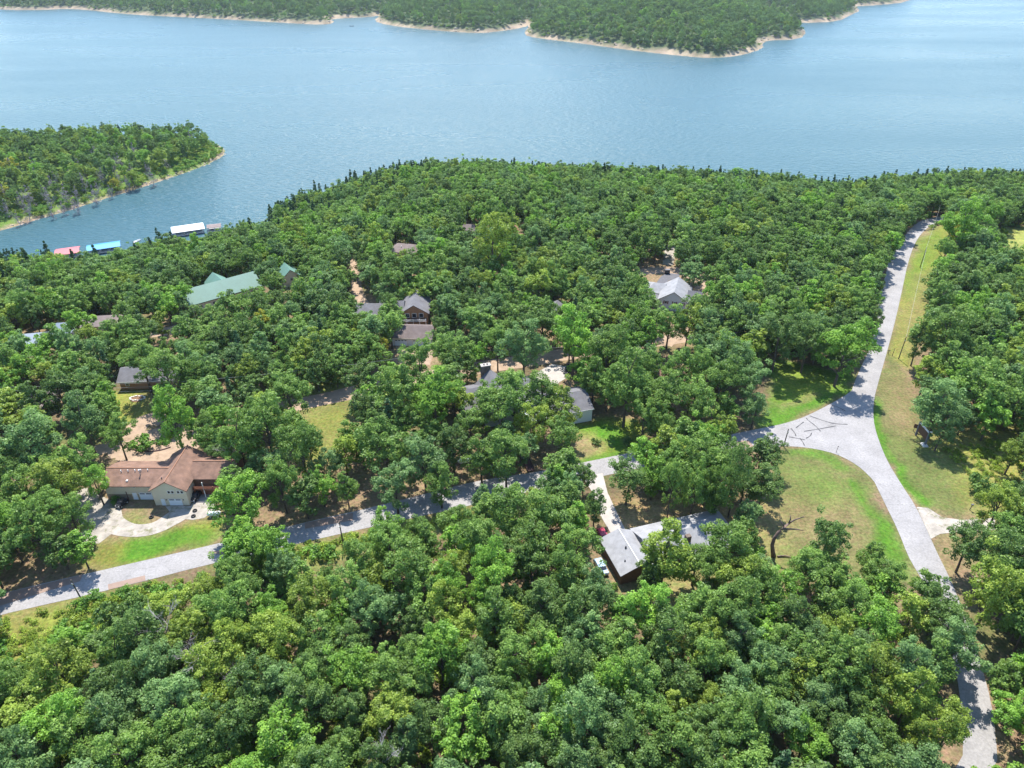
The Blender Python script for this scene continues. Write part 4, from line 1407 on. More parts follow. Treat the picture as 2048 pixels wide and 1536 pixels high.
M.update({
    'roof_brown': shingle('brown_shingle', (.172, .098, .068), .38), 'ridge_tan': mat('ridge_cap', (.30, .15, .09), .9), 'roof_grey': shingle('grey_shingle', (.125, .122, .132)),
    'roof_pale': shingle('pale_shingle', (.24, .24, .25), .2), 'roof_green': mat('green_roof', (.10, .20, .155), .6, var=.08, scale=.4), 'roof_plum': shingle('plum_shingle', (.135, .105, .10)),
    'roof_taupe': shingle('taupe_shingle', (.19, .15, .14)), 'roof_terra': shingle('terracotta', (.25, .12, .08)), 'roof_metal': mat('metal_roof', (.30, .34, .38), .35, .3, var=.1, scale=.5),
    'roof_blue': mat('blue_dock_roof', (.03, .23, .48), .45, var=.1, scale=.3), 'roof_red': mat('red_dock_roof', (.42, .09, .10), .5, var=.12, scale=.3), 'roof_white': mat('white_dock_roof', (.62, .62, .60), .5, var=.06, scale=.3),
    'siding_tan': mat('tan_siding', (.62, .55, .41), .8, var=.05, scale=1), 'stone_tan': mat('tan_block', (.30, .235, .165), .9, var=.15, scale=2), 'siding_white': mat('white_siding', (.66, .67, .68), .7, var=.04, scale=1),
    'siding_brown': mat('brown_siding', (.15, .08, .05), .85, var=.15, scale=1.5), 'siding_orange': mat('cedar_siding', (.32, .17, .09), .85, var=.15, scale=1.5), 'siding_grey': mat('grey_siding', (.40, .43, .47), .8, var=.05, scale=1),
    'trim': mat('white_trim', (.70, .70, .68), .6), 'door_white': mat('white_door', (.72, .76, .80), .5), 'glass': mat('dark_glass', (.03, .035, .045), .12), 'deckwood': mat('red_deck_wood', (.22, .085, .045), .85, var=.2, scale=1),
    'fireplace': mat('chimney_stone', (.14, .105, .085), .95, var=.35, scale=1.6), 'cap': mat('chimney_cap', (.34, .30, .27), .9), 'shutter': mat('dark_red_shutter', (.12, .02, .025), .7), 'steel': mat('galvanised', (.45, .46, .48), .4, .6),
    'darkpaint': mat('dark_car_paint', (.02, .022, .028), .25), 'redpaint': mat('red_car_paint', (.40, .02, .06), .25), 'bluepaint': mat('pale_blue_car_paint', (.30, .42, .52), .25), 'tyre': mat('tyre_rubber', (.02, .02, .02), .9), 'silver': mat('silver_trim', (.5, .5, .5), .35, .4),
    'tank': mat('white_tank', (.70, .74, .76), .4, var=.05, scale=1), 'signbrown': mat('sign_brown', (.10, .05, .035), .7, var=.2, scale=2), 'signpost': mat('sign_post_grey', (.13, .13, .15), .8), 'stonelight': mat('pale_stone', (.55, .52, .48), .9, var=.2, scale=2),
    'polewood': mat('pole_wood', (.11, .085, .07), .9, var=.3, scale=1), 'wire': mat('wire_grey', (.35, .36, .36), .6), 'darkwood': mat('dark_ramp_wood', (.075, .04, .04), .9, var=.4, scale=1.5), 'lens': mat('lamp_glass', (.75, .75, .72), .3), 'flower': mat('mulch', (.16, .09, .05), .95, var=.3, scale=3),
})


class House:
    def __init__(s, name, label, cat, x, y, rot, group=None, dz=0.0):
        z = float(ground_z(np.array([x]), np.array([y]))[0]) + dz
        s.t = thing(name, label, cat, (x, y, z), rot, group)

    def wing(s, x0, x1, y0, y1, ze, zr, axis='x', roof='roof_grey', wall='siding_white', over=.55, z0=-1.0, hip0=0.0, hip1=0.0, fascia=None, base=None, th=.2, ridgecap=None):
        """walls with gables (ridge along axis) and a roof slab with eaves; hip0/hip1 pull the ridge ends in"""
        if axis == 'y':
            tf = lambda p: (x0 + x1 - p[1] if False else p[1], p[0], p[2])
            a0, a1, b0, b1 = y0, y1, x0, x1
        else:
            tf = lambda p: p
            a0, a1, b0, b1 = x0, x1, y0, y1
        bm_ = (b0 + b1) / 2
        sl = (zr - ze) / (bm_ - b0)
        w = MB()
        g0, g1 = hip0 <= 0, hip1 <= 0
        w.add([tf(p) for p in [(a0, b0, z0), (a1, b0, z0), (a1, b1, z0), (a0, b1, z0), (a0, b0, ze), (a1, b0, ze), (a1, b1, ze), (a0, b1, ze), (a0, bm_, zr if g0 else ze), (a1, bm_, zr if g1 else ze)]],
              [(0, 1, 5, 4), (2, 3, 7, 6), (1, 2, 6, 9, 5), (3, 0, 4, 8, 7), (0, 3, 2, 1)])
        w.build('wall', M[wall], s.t)
        e = over
        o0, o1 = a0 - e, a1 + e
        c0, c1 = b0 - e, b1 + e
        zo = ze - sl * e
        up = .10
        r0, r1 = (o0 + hip0, o1 - hip1)
        top = [(o0, c0, zo + up), (o1, c0, zo + up), (o1, c1, zo + up), (o0, c1, zo + up), (r0, bm_, zr + up), (r1, bm_, zr + up)]
        bot = [(p[0], p[1], p[2] - th) for p in top]
        rf = MB()
        if g0 and g1:
            rf.add([tf(p) for p in top + bot], [(0, 1, 5, 4), (2, 3, 4, 5), (6, 10, 11, 7), (8, 11, 10, 9), (0, 6, 7, 1), (2, 8, 9, 3), (0, 4, 10, 6), (4, 3, 9, 10), (1, 7, 11, 5), (5, 11, 8, 2)])
        else:
            rf.add([tf(p) for p in top + bot], [(0, 1, 5, 4), (2, 3, 4, 5), (1, 2, 5), (3, 0, 4), (6, 10, 11, 7), (8, 11, 10, 9), (7, 11, 8), (9, 10, 6), (0, 6, 7, 1), (2, 8, 9, 3), (1, 7, 8, 2), (3, 9, 6, 0)])
        r = rf.build('roof', M[roof], s.t)
        bmm = bmesh.new()
        bmm.from_mesh(r.data)
        bmesh.ops.recalc_face_normals(bmm, faces=bmm.faces)
        bmm.to_mesh(r.data)
        bmm.free()
        if ridgecap:
            k = MB().tube([tf((r0, bm_, zr + up + .02)), tf((r1, bm_, zr + up + .02))], .13, 6)
            k.build('ridge_cap', M[ridgecap], r)
        if fascia:
            f = MB()
            f.add([tf(p) for p in [(o0, c0 - .04, zo - .14), (o1, c0 - .04, zo - .14), (o1, c0 - .04, zo + .13), (o0, c0 - .04, zo + .13), (o0, c0 - .005, zo - .14), (o1, c0 - .005, zo - .14), (o1, c0 - .005, zo + .13), (o0, c0 - .005, zo + .13)]],
                  [(0, 1, 2, 3), (7, 6, 5, 4), (3, 2, 6, 7), (0, 4, 5, 1), (0, 3, 7, 4), (1, 5, 6, 2)])
            f.build('fascia', M[fascia], r)
        if base:
            zt = base[1]
            MB().box(x0 - .06, x1 + .06, y0 - .06, y1 + .06, z0, zt).build('foundation', M[base[0]], s.t)
        return r

    def window(s, x, y, z, w, h, face='-y', frame='trim', sills=True):
        """a framed window on the wall plane y (or x) facing face"""
        def bx(mb, u0, u1, d0, d1, z0, z1):
            if face == '-y':
                mb.box(u0, u1, y - d1, y - d0, z0, z1)
            elif face == '+x':
                mb.box(x + d0, x + d1, u0, u1, z0, z1)
            else:
                mb.box(x - d1, x - d0, u0, u1, z0, z1)
        c = x if face == '-y' else y
        f = MB()
        t = .11
        bx(f, c - w / 2, c + w / 2, .0, .07, z - h / 2, z - h / 2 + t)
        bx(f, c - w / 2, c + w / 2, .0, .07, z + h / 2 - t, z + h / 2)
        bx(f, c - w / 2, c - w / 2 + t, .0, .07, z - h / 2 + t + .002, z + h / 2 - t - .002)
        bx(f, c + w / 2 - t, c + w / 2, .0, .07, z - h / 2 + t + .002, z + h / 2 - t - .002)
        o = f.build('window', M[frame], s.t)
        g = MB()
        bx(g, c - w / 2 + t - .01, c + w / 2 - t + .01, .005, .035, z - h / 2 + t - .01, z + h / 2 - t + .01)
        g.build('pane', M['glass'], o)
        return o

    def door(s, x0, x1, y, z1, name='door', m='door_white', lights=0):
        d = MB().box(x0, x1, y - .08, y - .005, .02, z1).build(name, M[m], s.t)
        fr = MB()
        fr.box(x0 - .14, x0 - .005, y - .11, y - .004, .02, z1 + .14).box(x1 + .005, x1 + .14, y - .11, y - .004, .02, z1 + .14).box(x0 - .003, x1 + .003, y - .11, y - .004, z1 + .003, z1 + .14)
        fr.build('door_frame', M['siding_tan'] if m == 'door_white' else M['trim'], d)
        if name == 'garage_door':
            for i in range(4):
                a, b_ = .05 + i * (z1 - .05) / 4, .05 + (i + 1) * (z1 - .05) / 4 - .05
                MB().box(x0 + .04, x1 - .04, y - .115, y - .082, a, b_).build('panel', M[m], d)
            if lights:
                w = (x1 - x0) / lights
                for i in range(lights):
                    MB().box(x0 + w * i + .18, x0 + w * (i + 1) - .18, y - .13, y - .117, z1 * .80, z1 * .93).build('light', M['glass'], d)
        else:
            MB().box(x1 - .22, x1 - .14, y - .15, y - .082, 1.0, 1.12).build('handle', M['steel'], d)
        return d

    def part(s, name, mb, m, parent=None):
        return mb.build(name, M[m], parent or s.t)


# 1: tan house with the brown roof
h = House('tan_house', 'long tan house with brown shingle roof and gable wing by the white gravel loop', 'house', -88, 138, 0)
h.wing(-13, 4, -3.4, 5.2, 4.9, 6.45, 'x', 'roof_brown', 'siding_tan', .7, base=('stone_tan', 1.7), ridgecap='ridge_tan')
gw = h.wing(-.3, 8.1, -5.6, 8.2, 5.1, 7.7, 'y', 'roof_brown', 'siding_tan', .5, ridgecap='ridge_tan')
h.wing(7.6, 18, -1.0, 7.4, 5.0, 6.8, 'x', 'roof_brown', 'siding_brown', .5, ridgecap='ridge_tan')
for xw in (-11.8, -8.7, -5.6, -2.2):
    h.window(xw, -3.4, 4.2, .75, .85)
for xw in (3.95, 4.85, 6.25, 7.15):
    h.window(xw, -5.6, 4.25, .8, .95)
h.door(-6.6, -5.5, -3.46, 2.25)
h.door(-4.9, -1.7, -3.46, 2.25, 'garage_door', lights=2)
h.door(1.35, 2.35, -5.6, 2.15)
h.door(3.3, 6.5, -5.6, 2.15, 'garage_door', lights=2)
h.window(8.1, -3.4, 4.2, .7, .9, '+x')
for xl in (2.75, 6.95):
    h.part('wall_lamp', MB().box(xl - .09, xl + .09, -5.78, -5.6, 1.7, 2.0), 'signpost')
dk = h.part('deck', MB().box(8.2, 18, -2.7, -1.05, 2.35, 2.55), 'deckwood')
for xl in (8.6, 11.0, 13.4, 15.8, 17.8):
    MB().box(xl - .09, xl + .09, -2.66, -2.48, -.5, 4.72 if xl in (11.0, 15.8) else 3.5).build('post', M['trim' if xl in (11.0, 15.8) else 'deckwood'], dk)
for zl in (2.75, 2.98, 3.21, 3.44):
    MB().box(8.25, 17.95, -2.72, -2.67, zl, zl + .09).build('rail', M['deckwood'], dk)
h.part('deck_skirt', MB().box(8.25, 17.9, -1.6, -1.5, 0, 2.3), 'deckwood')
for i, xl in enumerate((-9.6, -7.9, -6.2, -4.8, -3.1)):
    h.part('roof_vent', MB().tube([(xl, -.2 + .1 * i, 6.2), (xl, -.2 + .1 * i, 6.75)], .12, 6), 'trim')
h.part('flue', MB().tube([(-4.6, -.9, 5.8), (-4.6, -.9, 7.2)], .13, 6).tube([(-4.6, -.9, 7.2), (-4.6, -.9, 7.42)], .22, 6), 'steel')
h.part('flue', MB().tube([(2.2, -3.8, 6.2), (2.2, -3.8, 7.2)], .1, 6).tube([(2.2, -3.8, 7.2), (2.2, -3.8, 7.35)], .17, 6), 'darkpaint')
for xl, yl in ((-7.3, -2.6), (-12.3, -2.9)):
    h.part('roof_vent', MB().box(xl - .22, xl + .22, yl - .22, yl + .22, 5.0, 5.5), 'trim')
h.part('downpipe', MB().tube([(-8.0, -3.55, 0), (-8.0, -3.55, 2.6)], .1, 6), 'siding_brown')

# 2: stone chimney house
h = House('grey_roof_house', 'grey-roofed house with a stone chimney, steep gable and white garage wing among the oaks', 'house', 5, 172, R(17))
h.wing(-18.5, 4, .8, 12.8, 4.8, 7.6, 'x', 'roof_grey', 'siding_grey', .6, fascia='trim')
h.wing(-13.8, -3.2, -3, 11.5, 5.0, 9.9, 'y', 'roof_grey', 'siding_grey', .5)
h.wing(4.6, 16.2, -8.6, 3.0, 4.5, 7.0, 'x', 'roof_grey', 'siding_white', .5, fascia='trim')
ch = h.part('chimney', MB().box(-10.9, -8.1, 12.3, 13.7, 0, 10.9), 'fireplace')
MB().box(-11.05, -7.95, 12.15, 13.85, 10.9, 11.15).build('cap', M['cap'], ch)
for xl in (-10.6, -9.6):
    MB().tube([(xl + .6, 13, 11.15), (xl + .6, 13, 11.6)], .22, 6).build('flue', M['cap'], ch)
h.part('corner_board', MB().box(16.12, 16.3, -8.72, -8.5, 0, 4.3), 'trim')
h.part('corner_board', MB().box(-18.62, -18.4, .68, .9, 0, 4.5), 'trim')
for xw in (-16.5, -1.0, 1.8):
    h.window(xw, .8, 2.6, 1.2, 1.4)
for xw in (-11.2, -8.5, -5.8):
    h.window(xw, -3, 3.0, 1.3, 1.6)
h.part('skylight', MB().box(1.0, 1.9, 4.2, 5.1, 6.35, 6.6), 'trim')
dk = h.part('deck', MB().box(-3, 4.4, -6.2, .7, 1.5, 1.7), 'siding_grey')
for xl in (-2.9, -1.0, .9, 2.8, 4.3):
    MB().box(xl - .06, xl + .06, -6.18, -6.06, -.4, 2.7).build('post', M['darkwood'], dk)
for zl in (2.0, 2.3, 2.6):
    MB().box(-3, 4.4, -6.24, -6.19, zl, zl + .08).build('rail', M['darkwood'], dk)

# 3: L-shaped house
h = House('l_shaped_house', 'pale-roofed brown L-shaped house half hidden under trees below the side road', 'house', 26, 113.6, R(17))
h.wing(-4.2, 4.2, -5.6, 5.4, 3.1, 4.9, 'y', 'roof_pale', 'siding_brown', .4, fascia=None, ridgecap='roof_white')
h.wing(4.0, 26, -4.6, 6.4, 3.0, 5.3, 'x', 'roof_pale', 'siding_brown', .5, hip1=4.5)
h.window(1.7, -5.6, 1.9, 1.25, 1.15, frame='siding_tan')
for xw in (7.0, 11.5, 16.0, 21.0):
    h.window(xw, -4.6, 1.7, 1.3, 1.2)
h.part('roof_vent', MB().tube([(-.8, 0, 4.5), (-.8, 0, 5.1)], .22, 7), 'darkpaint')
h.part('roof_vent', MB().tube([(-2.3, -3.0, 3.8), (-2.3, -3.0, 4.3)], .18, 7), 'darkpaint')
h.part('chimney', MB().box(13.0, 14.2, -2.2, -1.2, 3.5, 5.9), 'fireplace')
dp = h.part('patio_door', MB().box(13.0, 15.2, -4.7, -4.605, .05, 2.1), 'glass')

# 4: white gabled house
h = House('white_gabled_house', 'white gabled house with grey roofs and dark red shutters by the short asphalt drive', 'house', 60, 239.5, R(-18))
h.wing(-5.2, 5.2, 0, 13.5, 4.4, 7.8, 'y', 'roof_pale', 'siding_white', .55, fascia=None)
h.wing(-11.5, -4.6, 6.5, 15.5, 3.6, 5.6, 'x', 'roof_pale', 'siding_white', .5, hip0=3.5)
h.wing(4.9, 9.5, 3.0, 10.0, 3.8, 6.2, 'x', 'roof_grey', 'siding_white', .4)
for xw in (-2.6, .6, 3.4):
    w = h.window(xw, 0, 3.2, .95, 1.2)
    for sx_ in (-.72, .72):
        MB().box(xw + sx_ - .2, xw + sx_ + .2, -.06, -.004, 2.55, 3.85).build('shutter', M['shutter'], w)
h.part('porch_roof', MB().box(-9.5, -5.3, 1.0, 6.3, 3.0, 3.2), 'roof_grey')
for xl in (-9.3, -7.4, -5.6):
    h.part('porch_post', MB().box(xl - .1, xl + .1, 1.1, 1.3, -.5, 3.0), 'trim')

# 5: white garage
h = House('white_garage', 'white garage with plum-brown shingle roof on the tan gravel apron', 'garage', -34.3, 217.5, R(-3))
h.wing(-7, 7, -4.8, 4.8, 3.2, 5.4, 'x', 'roof_plum', 'siding_white', .5, fascia='siding_tan')
h.door(-5.6, -1.3, -4.8, 2.4, 'garage_door', lights=4)
h.door(.6, 5.2, -4.8, 2.4, 'garage_door', lights=4)

# 6: house with the railed deck
h = House('deck_house', 'grey-roofed house with a railed white deck in the shade behind the white garage', 'house', -43, 232, R(2))
h.wing(-13, -4, -4, 4.5, 4.6, 6.6, 'x', 'roof_grey', 'siding_grey', .5, fascia='trim')
h.wing(-4.5, 3.5, -3, 6, 4.6, 7.0, 'x', 'roof_grey', 'siding_grey', .5)
h.wing(3, 12.5, -3.6, 8, 4.8, 7.8, 'y', 'roof_grey', 'siding_orange', .7)
dk = h.part('deck', MB().box(2.8, 12.2, -6.6, -3.7, 2.3, 2.5), 'darkwood')
for xl in (3.0, 5.2, 7.5, 9.8, 12.0):
    MB().box(xl - .08, xl + .08, -6.58, -6.42, -.5, 3.55).build('post', M['trim'], dk)
for zl in (2.65, 2.9, 3.15, 3.42):
    MB().box(2.9, 12.1, -6.62, -6.585, zl, zl + .07).build('rail', M['trim'], dk)
for xw in (-11, -8.5, -6):
    h.window(xw, -4, 3.0, 1.2, 1.3)
for xw in (5.2, 7.7, 10.2):
    h.window(xw, -3.6, 3.6, 1.6, 1.7)
st = h.part('stair', MB().add([(1.6, -6.4, 2.4), (2.7, -6.4, 2.4), (1.6, -9.5, 0), (2.7, -9.5, 0), (1.6, -6.4, 2.15), (2.7, -6.4, 2.15), (1.6, -9.5, -.25), (2.7, -9.5, -.25)],
                              [(0, 2, 3, 1), (4, 5, 7, 6), (0, 4, 6, 2), (1, 3, 7, 5), (0, 1, 5, 4), (2, 6, 7, 3)]), 'trim')

# 7: long green-roofed lake house and its gabled outbuilding
h = House('green_roof_house', 'long house with a green roof and rear dormer on the slope above the docks', 'house', -112.5, 251, R(40))
h.wing(-13.5, 13.5, -5.6, 5.6, 4.2, 7.9, 'x', 'roof_green', 'siding_tan', .6, fascia='roof_green')
h.wing(-2.5, 5.0, .6, 9.6, 4.6, 7.6, 'y', 'roof_green', 'siding_tan', .5)
for xw in (-10, -5, 0, 5, 10):
    h.window(xw, -5.6, 2.2, 1.3, 1.3)
h = House('green_gabled_shed', 'small green-roofed gabled outbuilding beside the long green house', 'outbuilding', -88.5, 263, R(30))
h.wing(-4.2, 4.2, 0, 8, 3.6, 7.2, 'y', 'roof_green', 'siding_tan', .5)
h.window(0, 0, 3.0, 1.2, 1.2)

# the smaller roofs among the trees
h = House('brown_roof_house', 'hip-roofed taupe house showing above the trees in the middle of the wood', 'house', -47, 296, R(-12))
h.wing(-5.8, 5.8, -4.6, 4.6, 3.0, 5.1, 'x', 'roof_taupe', 'siding_tan', .5, hip0=3.5, hip1=2.5)
h.part('roof_vent', MB().tube([(-1, -2, 4.0), (-1, -2, 4.7)], .2, 6), 'trim')
h = House('small_hip_house', 'small plum hip-roofed house next to the bright yellow-green tree', 'house', -20.3, 321.5, R(-14))
h.wing(-3.6, 3.6, -3.2, 3.2, 2.8, 4.4, 'x', 'roof_plum', 'siding_tan', .4, hip0=2, hip1=1.2)
h = House('reddish_roof_shed', 'tiny grey shed with a reddish roof behind the small plum-roofed house', 'shed', -15.3, 332.3, 0)
h.wing(-2.0, 2.0, -1.4, 1.4, 2.5, 3.3, 'x', 'roof_terra', 'siding_grey', .25)
h.window(-1.3, -1.4, 1.7, .5, .6)
h = House('tan_roof_shed', 'small tan-roofed shed at the dark wood edge beyond the yellow-green tree', 'shed', 3.6, 331.5, R(4))
h.wing(-3.0, 3.0, -1.8, 1.8, 2.3, 3.2, 'x', 'roof_taupe', 'siding_tan', .3)
h = House('terracotta_roof_cabin', 'cabin with an orange-pink roof partly hidden beside the bright yellow-green tree', 'cabin', -.6, 320.5, R(20))
h.wing(-2.6, 2.6, -3, 3, 2.6, 3.9, 'x', 'roof_terra', 'siding_tan', .3)
h = House('cedar_sided_house', 'brown-sided house with a white-framed window under big oaks above the yard', 'house', -112, 190.2, R(5))
h.wing(-9.6, 9.6, -4.4, 4.4, 3.2, 5.3, 'x', 'roof_grey', 'siding_orange', .6, fascia='trim')
h.window(-7.4, -4.4, 1.9, 1.2, 1.2)
h.window(6.8, -4.4, 1.9, 1.2, 1.2)
h = House('pale_metal_roof_house', 'house with a pale grey metal roof seen through the oaks on the west edge', 'house', -165, 213, R(12))
h.wing(-5, 5, -3.6, 3.6, 3.2, 4.8, 'x', 'roof_metal', 'siding_white', .5)
h = House('blue_grey_hip_house', 'small blue-grey hip-roofed house beside the pale metal roof', 'house', -157.5, 220.5, R(8))
h.wing(-3.6, 3.6, -3.4, 3.4, 3.2, 5.4, 'x', 'roof_metal', 'siding_white', .4, hip0=2.6, hip1=2.6)
h = House('taupe_roof_house', 'low house with a taupe shingle roof just north of the tan gravel lane', 'house', -147, 227, R(8))
h.wing(-5.6, 5.6, -4, 4, 3.0, 4.9, 'x', 'roof_taupe', 'siding_tan', .5, hip1=3)
h = House('shaded_tan_house', 'tan-roofed house mostly covered by dark oaks near the power lines', 'house', -139.5, 174, R(-30))
h.wing(-4, 4, -3.4, 3.4, 3.0, 4.8, 'y', 'roof_taupe', 'siding_tan', .5)
h = House('dark_red_cabin', 'dark red-brown cabin roof at the very west edge', 'cabin', -139.8, 155.4, R(10))
h.wing(-2.6, 2.6, -2, 2, 2.5, 3.6, 'x', 'roof_brown', 'siding_brown', .4)
h = House('reddish_house', 'reddish-brown roof just visible in the oaks by the triangular lawn', 'house', 49.5, 189.5, R(3))
h.wing(-5.6, 5.6, -3.6, 3.6, 3.2, 5.0, 'x', 'roof_brown', 'siding_orange', .5)
h = House('grey_gabled_cabin', 'small grey gabled cabin in deep shade east of the white garage', 'cabin', 15, 231, R(-20))
h.wing(-3.6, 3.6, -3.5, 4.5, 4.0, 6.2, 'y', 'roof_grey', 'siding_brown', .6)
h.window(0, -3.5, 2.6, 1.2, 1.2)


# docks on the lake
def dock(name, label, x, y, rot, L, W_, roofm, kind='gable'):
    t = thing(name, label, 'boat dock', (x, y, WZ), rot, 'covered boat docks along the near shore')
    dk = MB().box(-L / 2, L / 2, -W_ / 2, -W_ / 2 + 1.4, .25, .55).box(-L / 2, L / 2, W_ / 2 - 1.4, W_ / 2, .25, .55)
    nb = max(2, int(L // 5))
    for i in range(nb + 1):
        xx = -L / 2 + i * (L - 1.2) / nb
        dk.box(xx, xx + 1.2, -W_ / 2 + 1.403, W_ / 2 - 1.403, .25, .547)
    d = dk.build('deck', M['stonelight'], t)
    fl = MB()
    for sy_ in (-1, 1):
        fl.box(-L / 2 + .2, L / 2 - .2, sy_ * (W_ / 2 - .7) - .5, sy_ * (W_ / 2 - .7) + .5, -.3, .248)
    fl.build('float', M['darkpaint'], t)
    for i in range(nb + 1):
        for sy_ in (-1, 1):
            xx = -L / 2 + .3 + i * (L - .6) / nb
            MB().box(xx - .08, xx + .08, sy_ * (W_ / 2 - .3) - .08, sy_ * (W_ / 2 - .3) + .08, .55, 2.85).build('post', M['steel'], t)
    e = .6
    zr = 2.85 + (.16 if kind == 'flat' else .22) * W_ / 2
    r = MB()
    top = [(-L / 2 - e, -W_ / 2 - e, 2.85), (L / 2 + e, -W_ / 2 - e, 2.85), (L / 2 + e, W_ / 2 + e, 2.85), (-L / 2 - e, W_ / 2 + e, 2.85), (-L / 2 - e, 0, zr), (L / 2 + e, 0, zr)]
    bot = [(a, b_, c - .18) for a, b_, c in top]
    r.add(top + bot, [(0, 1, 5, 4), (2, 3, 4, 5), (6, 10, 11, 7), (8, 11, 10, 9), (0, 6, 7, 1), (2, 8, 9, 3), (0, 4, 10, 6), (4, 3, 9, 10), (1, 7, 11, 5), (5, 11, 8, 2)])
    r.build('roof', M[roofm], t)
    return t


dock('boat_dock', 'boat dock with a red metal roof, half behind shore trees', -248, 374, R(24), 11, 9.5, 'roof_red')
bd = dock('boat_dock', 'long boat dock with a bright blue metal roof', -231.5, 381.5, R(26), 16, 8.5, 'roof_blue')
MB().box(6.6, 7.9, -4.2, -2.9, .55, 2.6).build('locker', M['siding_white'], bd)
dock('boat_dock', 'largest boat dock, with a white metal roof', -195, 410.5, R(26), 17, 10.5, 'roof_white')
dock('boat_dock', 'small grey boat dock beside the white-roofed one, at the tree edge', -180.5, 414, R(20), 7, 5.5, 'roof_taupe')


# boats
def boat(label, x, y, rot, L=5.2, m='darkpaint', person=False):
    t = thing('motor_boat', label, 'boat', (x, y, WZ), rot)
    n = 9
    v, f = [], []
    for i in range(n):
        a = i / (n - 1)
        hw = L * .18 * (1 - max(0, (a - .45) / .55) ** 2.2) + .02
        xx = -L / 2 + a * L
        zt = .55 + .22 * a * a
        v += [(xx, -hw, zt), (xx, -hw * .7, -.12), (xx, hw * .7, -.12), (xx, hw, zt), (xx, hw * .82, zt - .02), (xx, hw * .62, .12), (xx, -hw * .62, .12), (xx, -hw * .82, zt - .02)]
    for i in range(n - 1):
        for j in range(8):
            f.append((i * 8 + j, (i + 1) * 8 + j, (i + 1) * 8 + (j + 1) % 8, i * 8 + (j + 1) % 8))
    f += [tuple(range(8)), tuple(reversed(range((n - 1) * 8, n * 8)))]
    MB().add(v, f).build('hull', M[m], t)
    for xx in (-L * .25, L * .05):
        MB().box(xx - .2, xx + .2, -L * .13, L * .13, .14, .5).build('seat', M['trim'], t)
    MB().box(-L / 2 - .35, -L / 2 - .05, -.2, .2, -.2, .95).build('outboard_motor', M['darkpaint'], t)
    MB().box(.3, .6, -.4, .4, .14, .95).build('console', M['silver'], t)
    return t


boat('dark motor boat crossing the mouth of the far cove', *plane(703, 52.5, WZ), R(180), 8.5)
x, y = plane(275, 483, WZ)
boat('small white boat moored by the shore trees east of the blue dock', x, y, R(60), 5.0, 'trim')


# vehicles
def vehicle(name, label, cat, x, y, rot, paint, L=4.7, W_=1.85, H=1.75, pickup=False):
    z = float(ground_z(np.array([x]), np.array([y]))[0]) + .06
    t = thing(name, label, cat, (x, y, z), rot)
    h2 = W_ / 2
    prof = [(-L / 2, .35), (-L / 2 + .05, .95), (-L * .30, 1.02), (-L * .15, H), (L * .16, H) if pickup else (L * .36, H), (L * .24, 1.05) if pickup else (L / 2 - .12, 1.1), (L / 2, .95), (L / 2, .35)]
    v = [(a, -h2 * (.86 if c > 1.2 else 1), c) for a, c in prof] + [(a, h2 * (.86 if c > 1.2 else 1), c) for a, c in prof]
    n = len(prof)
    f = [tuple(reversed(range(n))), tuple(range(n, 2 * n))] + [(i, (i + 1) % n, (i + 1) % n + n, i + n) for i in range(n)]
    bd_ = MB().add(v, f).build('body', M[paint], t)
    hood = prof[2], prof[3]
    (x0, z0), (x1, z1) = hood
    g = MB().add([(x0 + .06, -h2 * .8, z0 + .08), (x0 + .06, h2 * .8, z0 + .08), (x1 - .02, h2 * .76, z1 - .06), (x1 - .02, -h2 * .76, z1 - .06), (x0 + .12, -h2 * .8, z0 + .0), (x0 + .12, h2 * .8, z0 + .0), (x1 + .06, h2 * .76, z1 - .12), (x1 + .06, -h2 * .76, z1 - .12)],
                 [(3, 2, 1, 0), (4, 5, 6, 7), (0, 1, 5, 4), (2, 3, 7, 6), (1, 2, 6, 5), (3, 0, 4, 7)])
    for vv in range(len(g.v)):
        if vv < 4:
            g.v[vv] = (g.v[vv][0] - .05, g.v[vv][1], g.v[vv][2] + .03)
    g.build('windscreen', M['glass'], t)
    for sy_ in (-1, 1):
        MB().box(x1 + .12, (prof[4][0] - .15), sy_ * h2 * .93 - .03, sy_ * h2 * .93 + .03, 1.12, H - .12).build('side_window', M['glass'], t)
        for xx in (-L * .31, L * .31):
            w_ = MB().tube([(xx, sy_ * (h2 - .12), .34), (xx, sy_ * (h2 + .03), .34)], .34, 14).build('wheel', M['tyre'], t)
            MB().tube([(xx, sy_ * (h2 + .032), .34), (xx, sy_ * (h2 + .05), .34)], .2, 10).build('rim', M['silver'], w_)
        MB().box(-L / 2 - .02, -L / 2 + .06, sy_ * h2 * .72 - .2, sy_ * h2 * .72 + .2, .68, .86).build('headlight', M['lens'], t)
        MB().box(L / 2 - .06, L / 2 + .02, sy_ * h2 * .8 - .12, sy_ * h2 * .8 + .12, .7, .95).build('tail_light', M['redpaint'], t)
    MB().box(-L / 2 - .08, -L / 2 + .0, -h2 * .95, h2 * .95, .38, .56).build('bumper', M['silver'], t)
    return t


vehicle('parked_car', 'dark grey car parked nose-out beside the gable wing of the tan house', 'car', -79.3, 135.6, R(80), 'darkpaint', H=1.6)
vehicle('parked_utility_cart', 'small dark utility vehicle in the shadow by the tan house wall', 'utility vehicle', -96.6, 132.4, R(70), 'darkpaint', 2.9, 1.45, 1.6)
vehicle('parked_car', 'red car at the end of the concrete drive under the oak', 'car', 21.3, 121.2, R(107), 'redpaint', H=1.5)
vehicle('parked_car', 'pale blue car beside the brown wall of the pale-roofed house', 'car', 19.8, 111.5, R(107), 'bluepaint', H=1.5)
vehicle('parked_pickup', 'dark pickup in tree shade beside the concrete pad', 'pickup truck', 18.5, 196.5, R(60), 'darkpaint', 5.4, 1.95, 1.8, True)


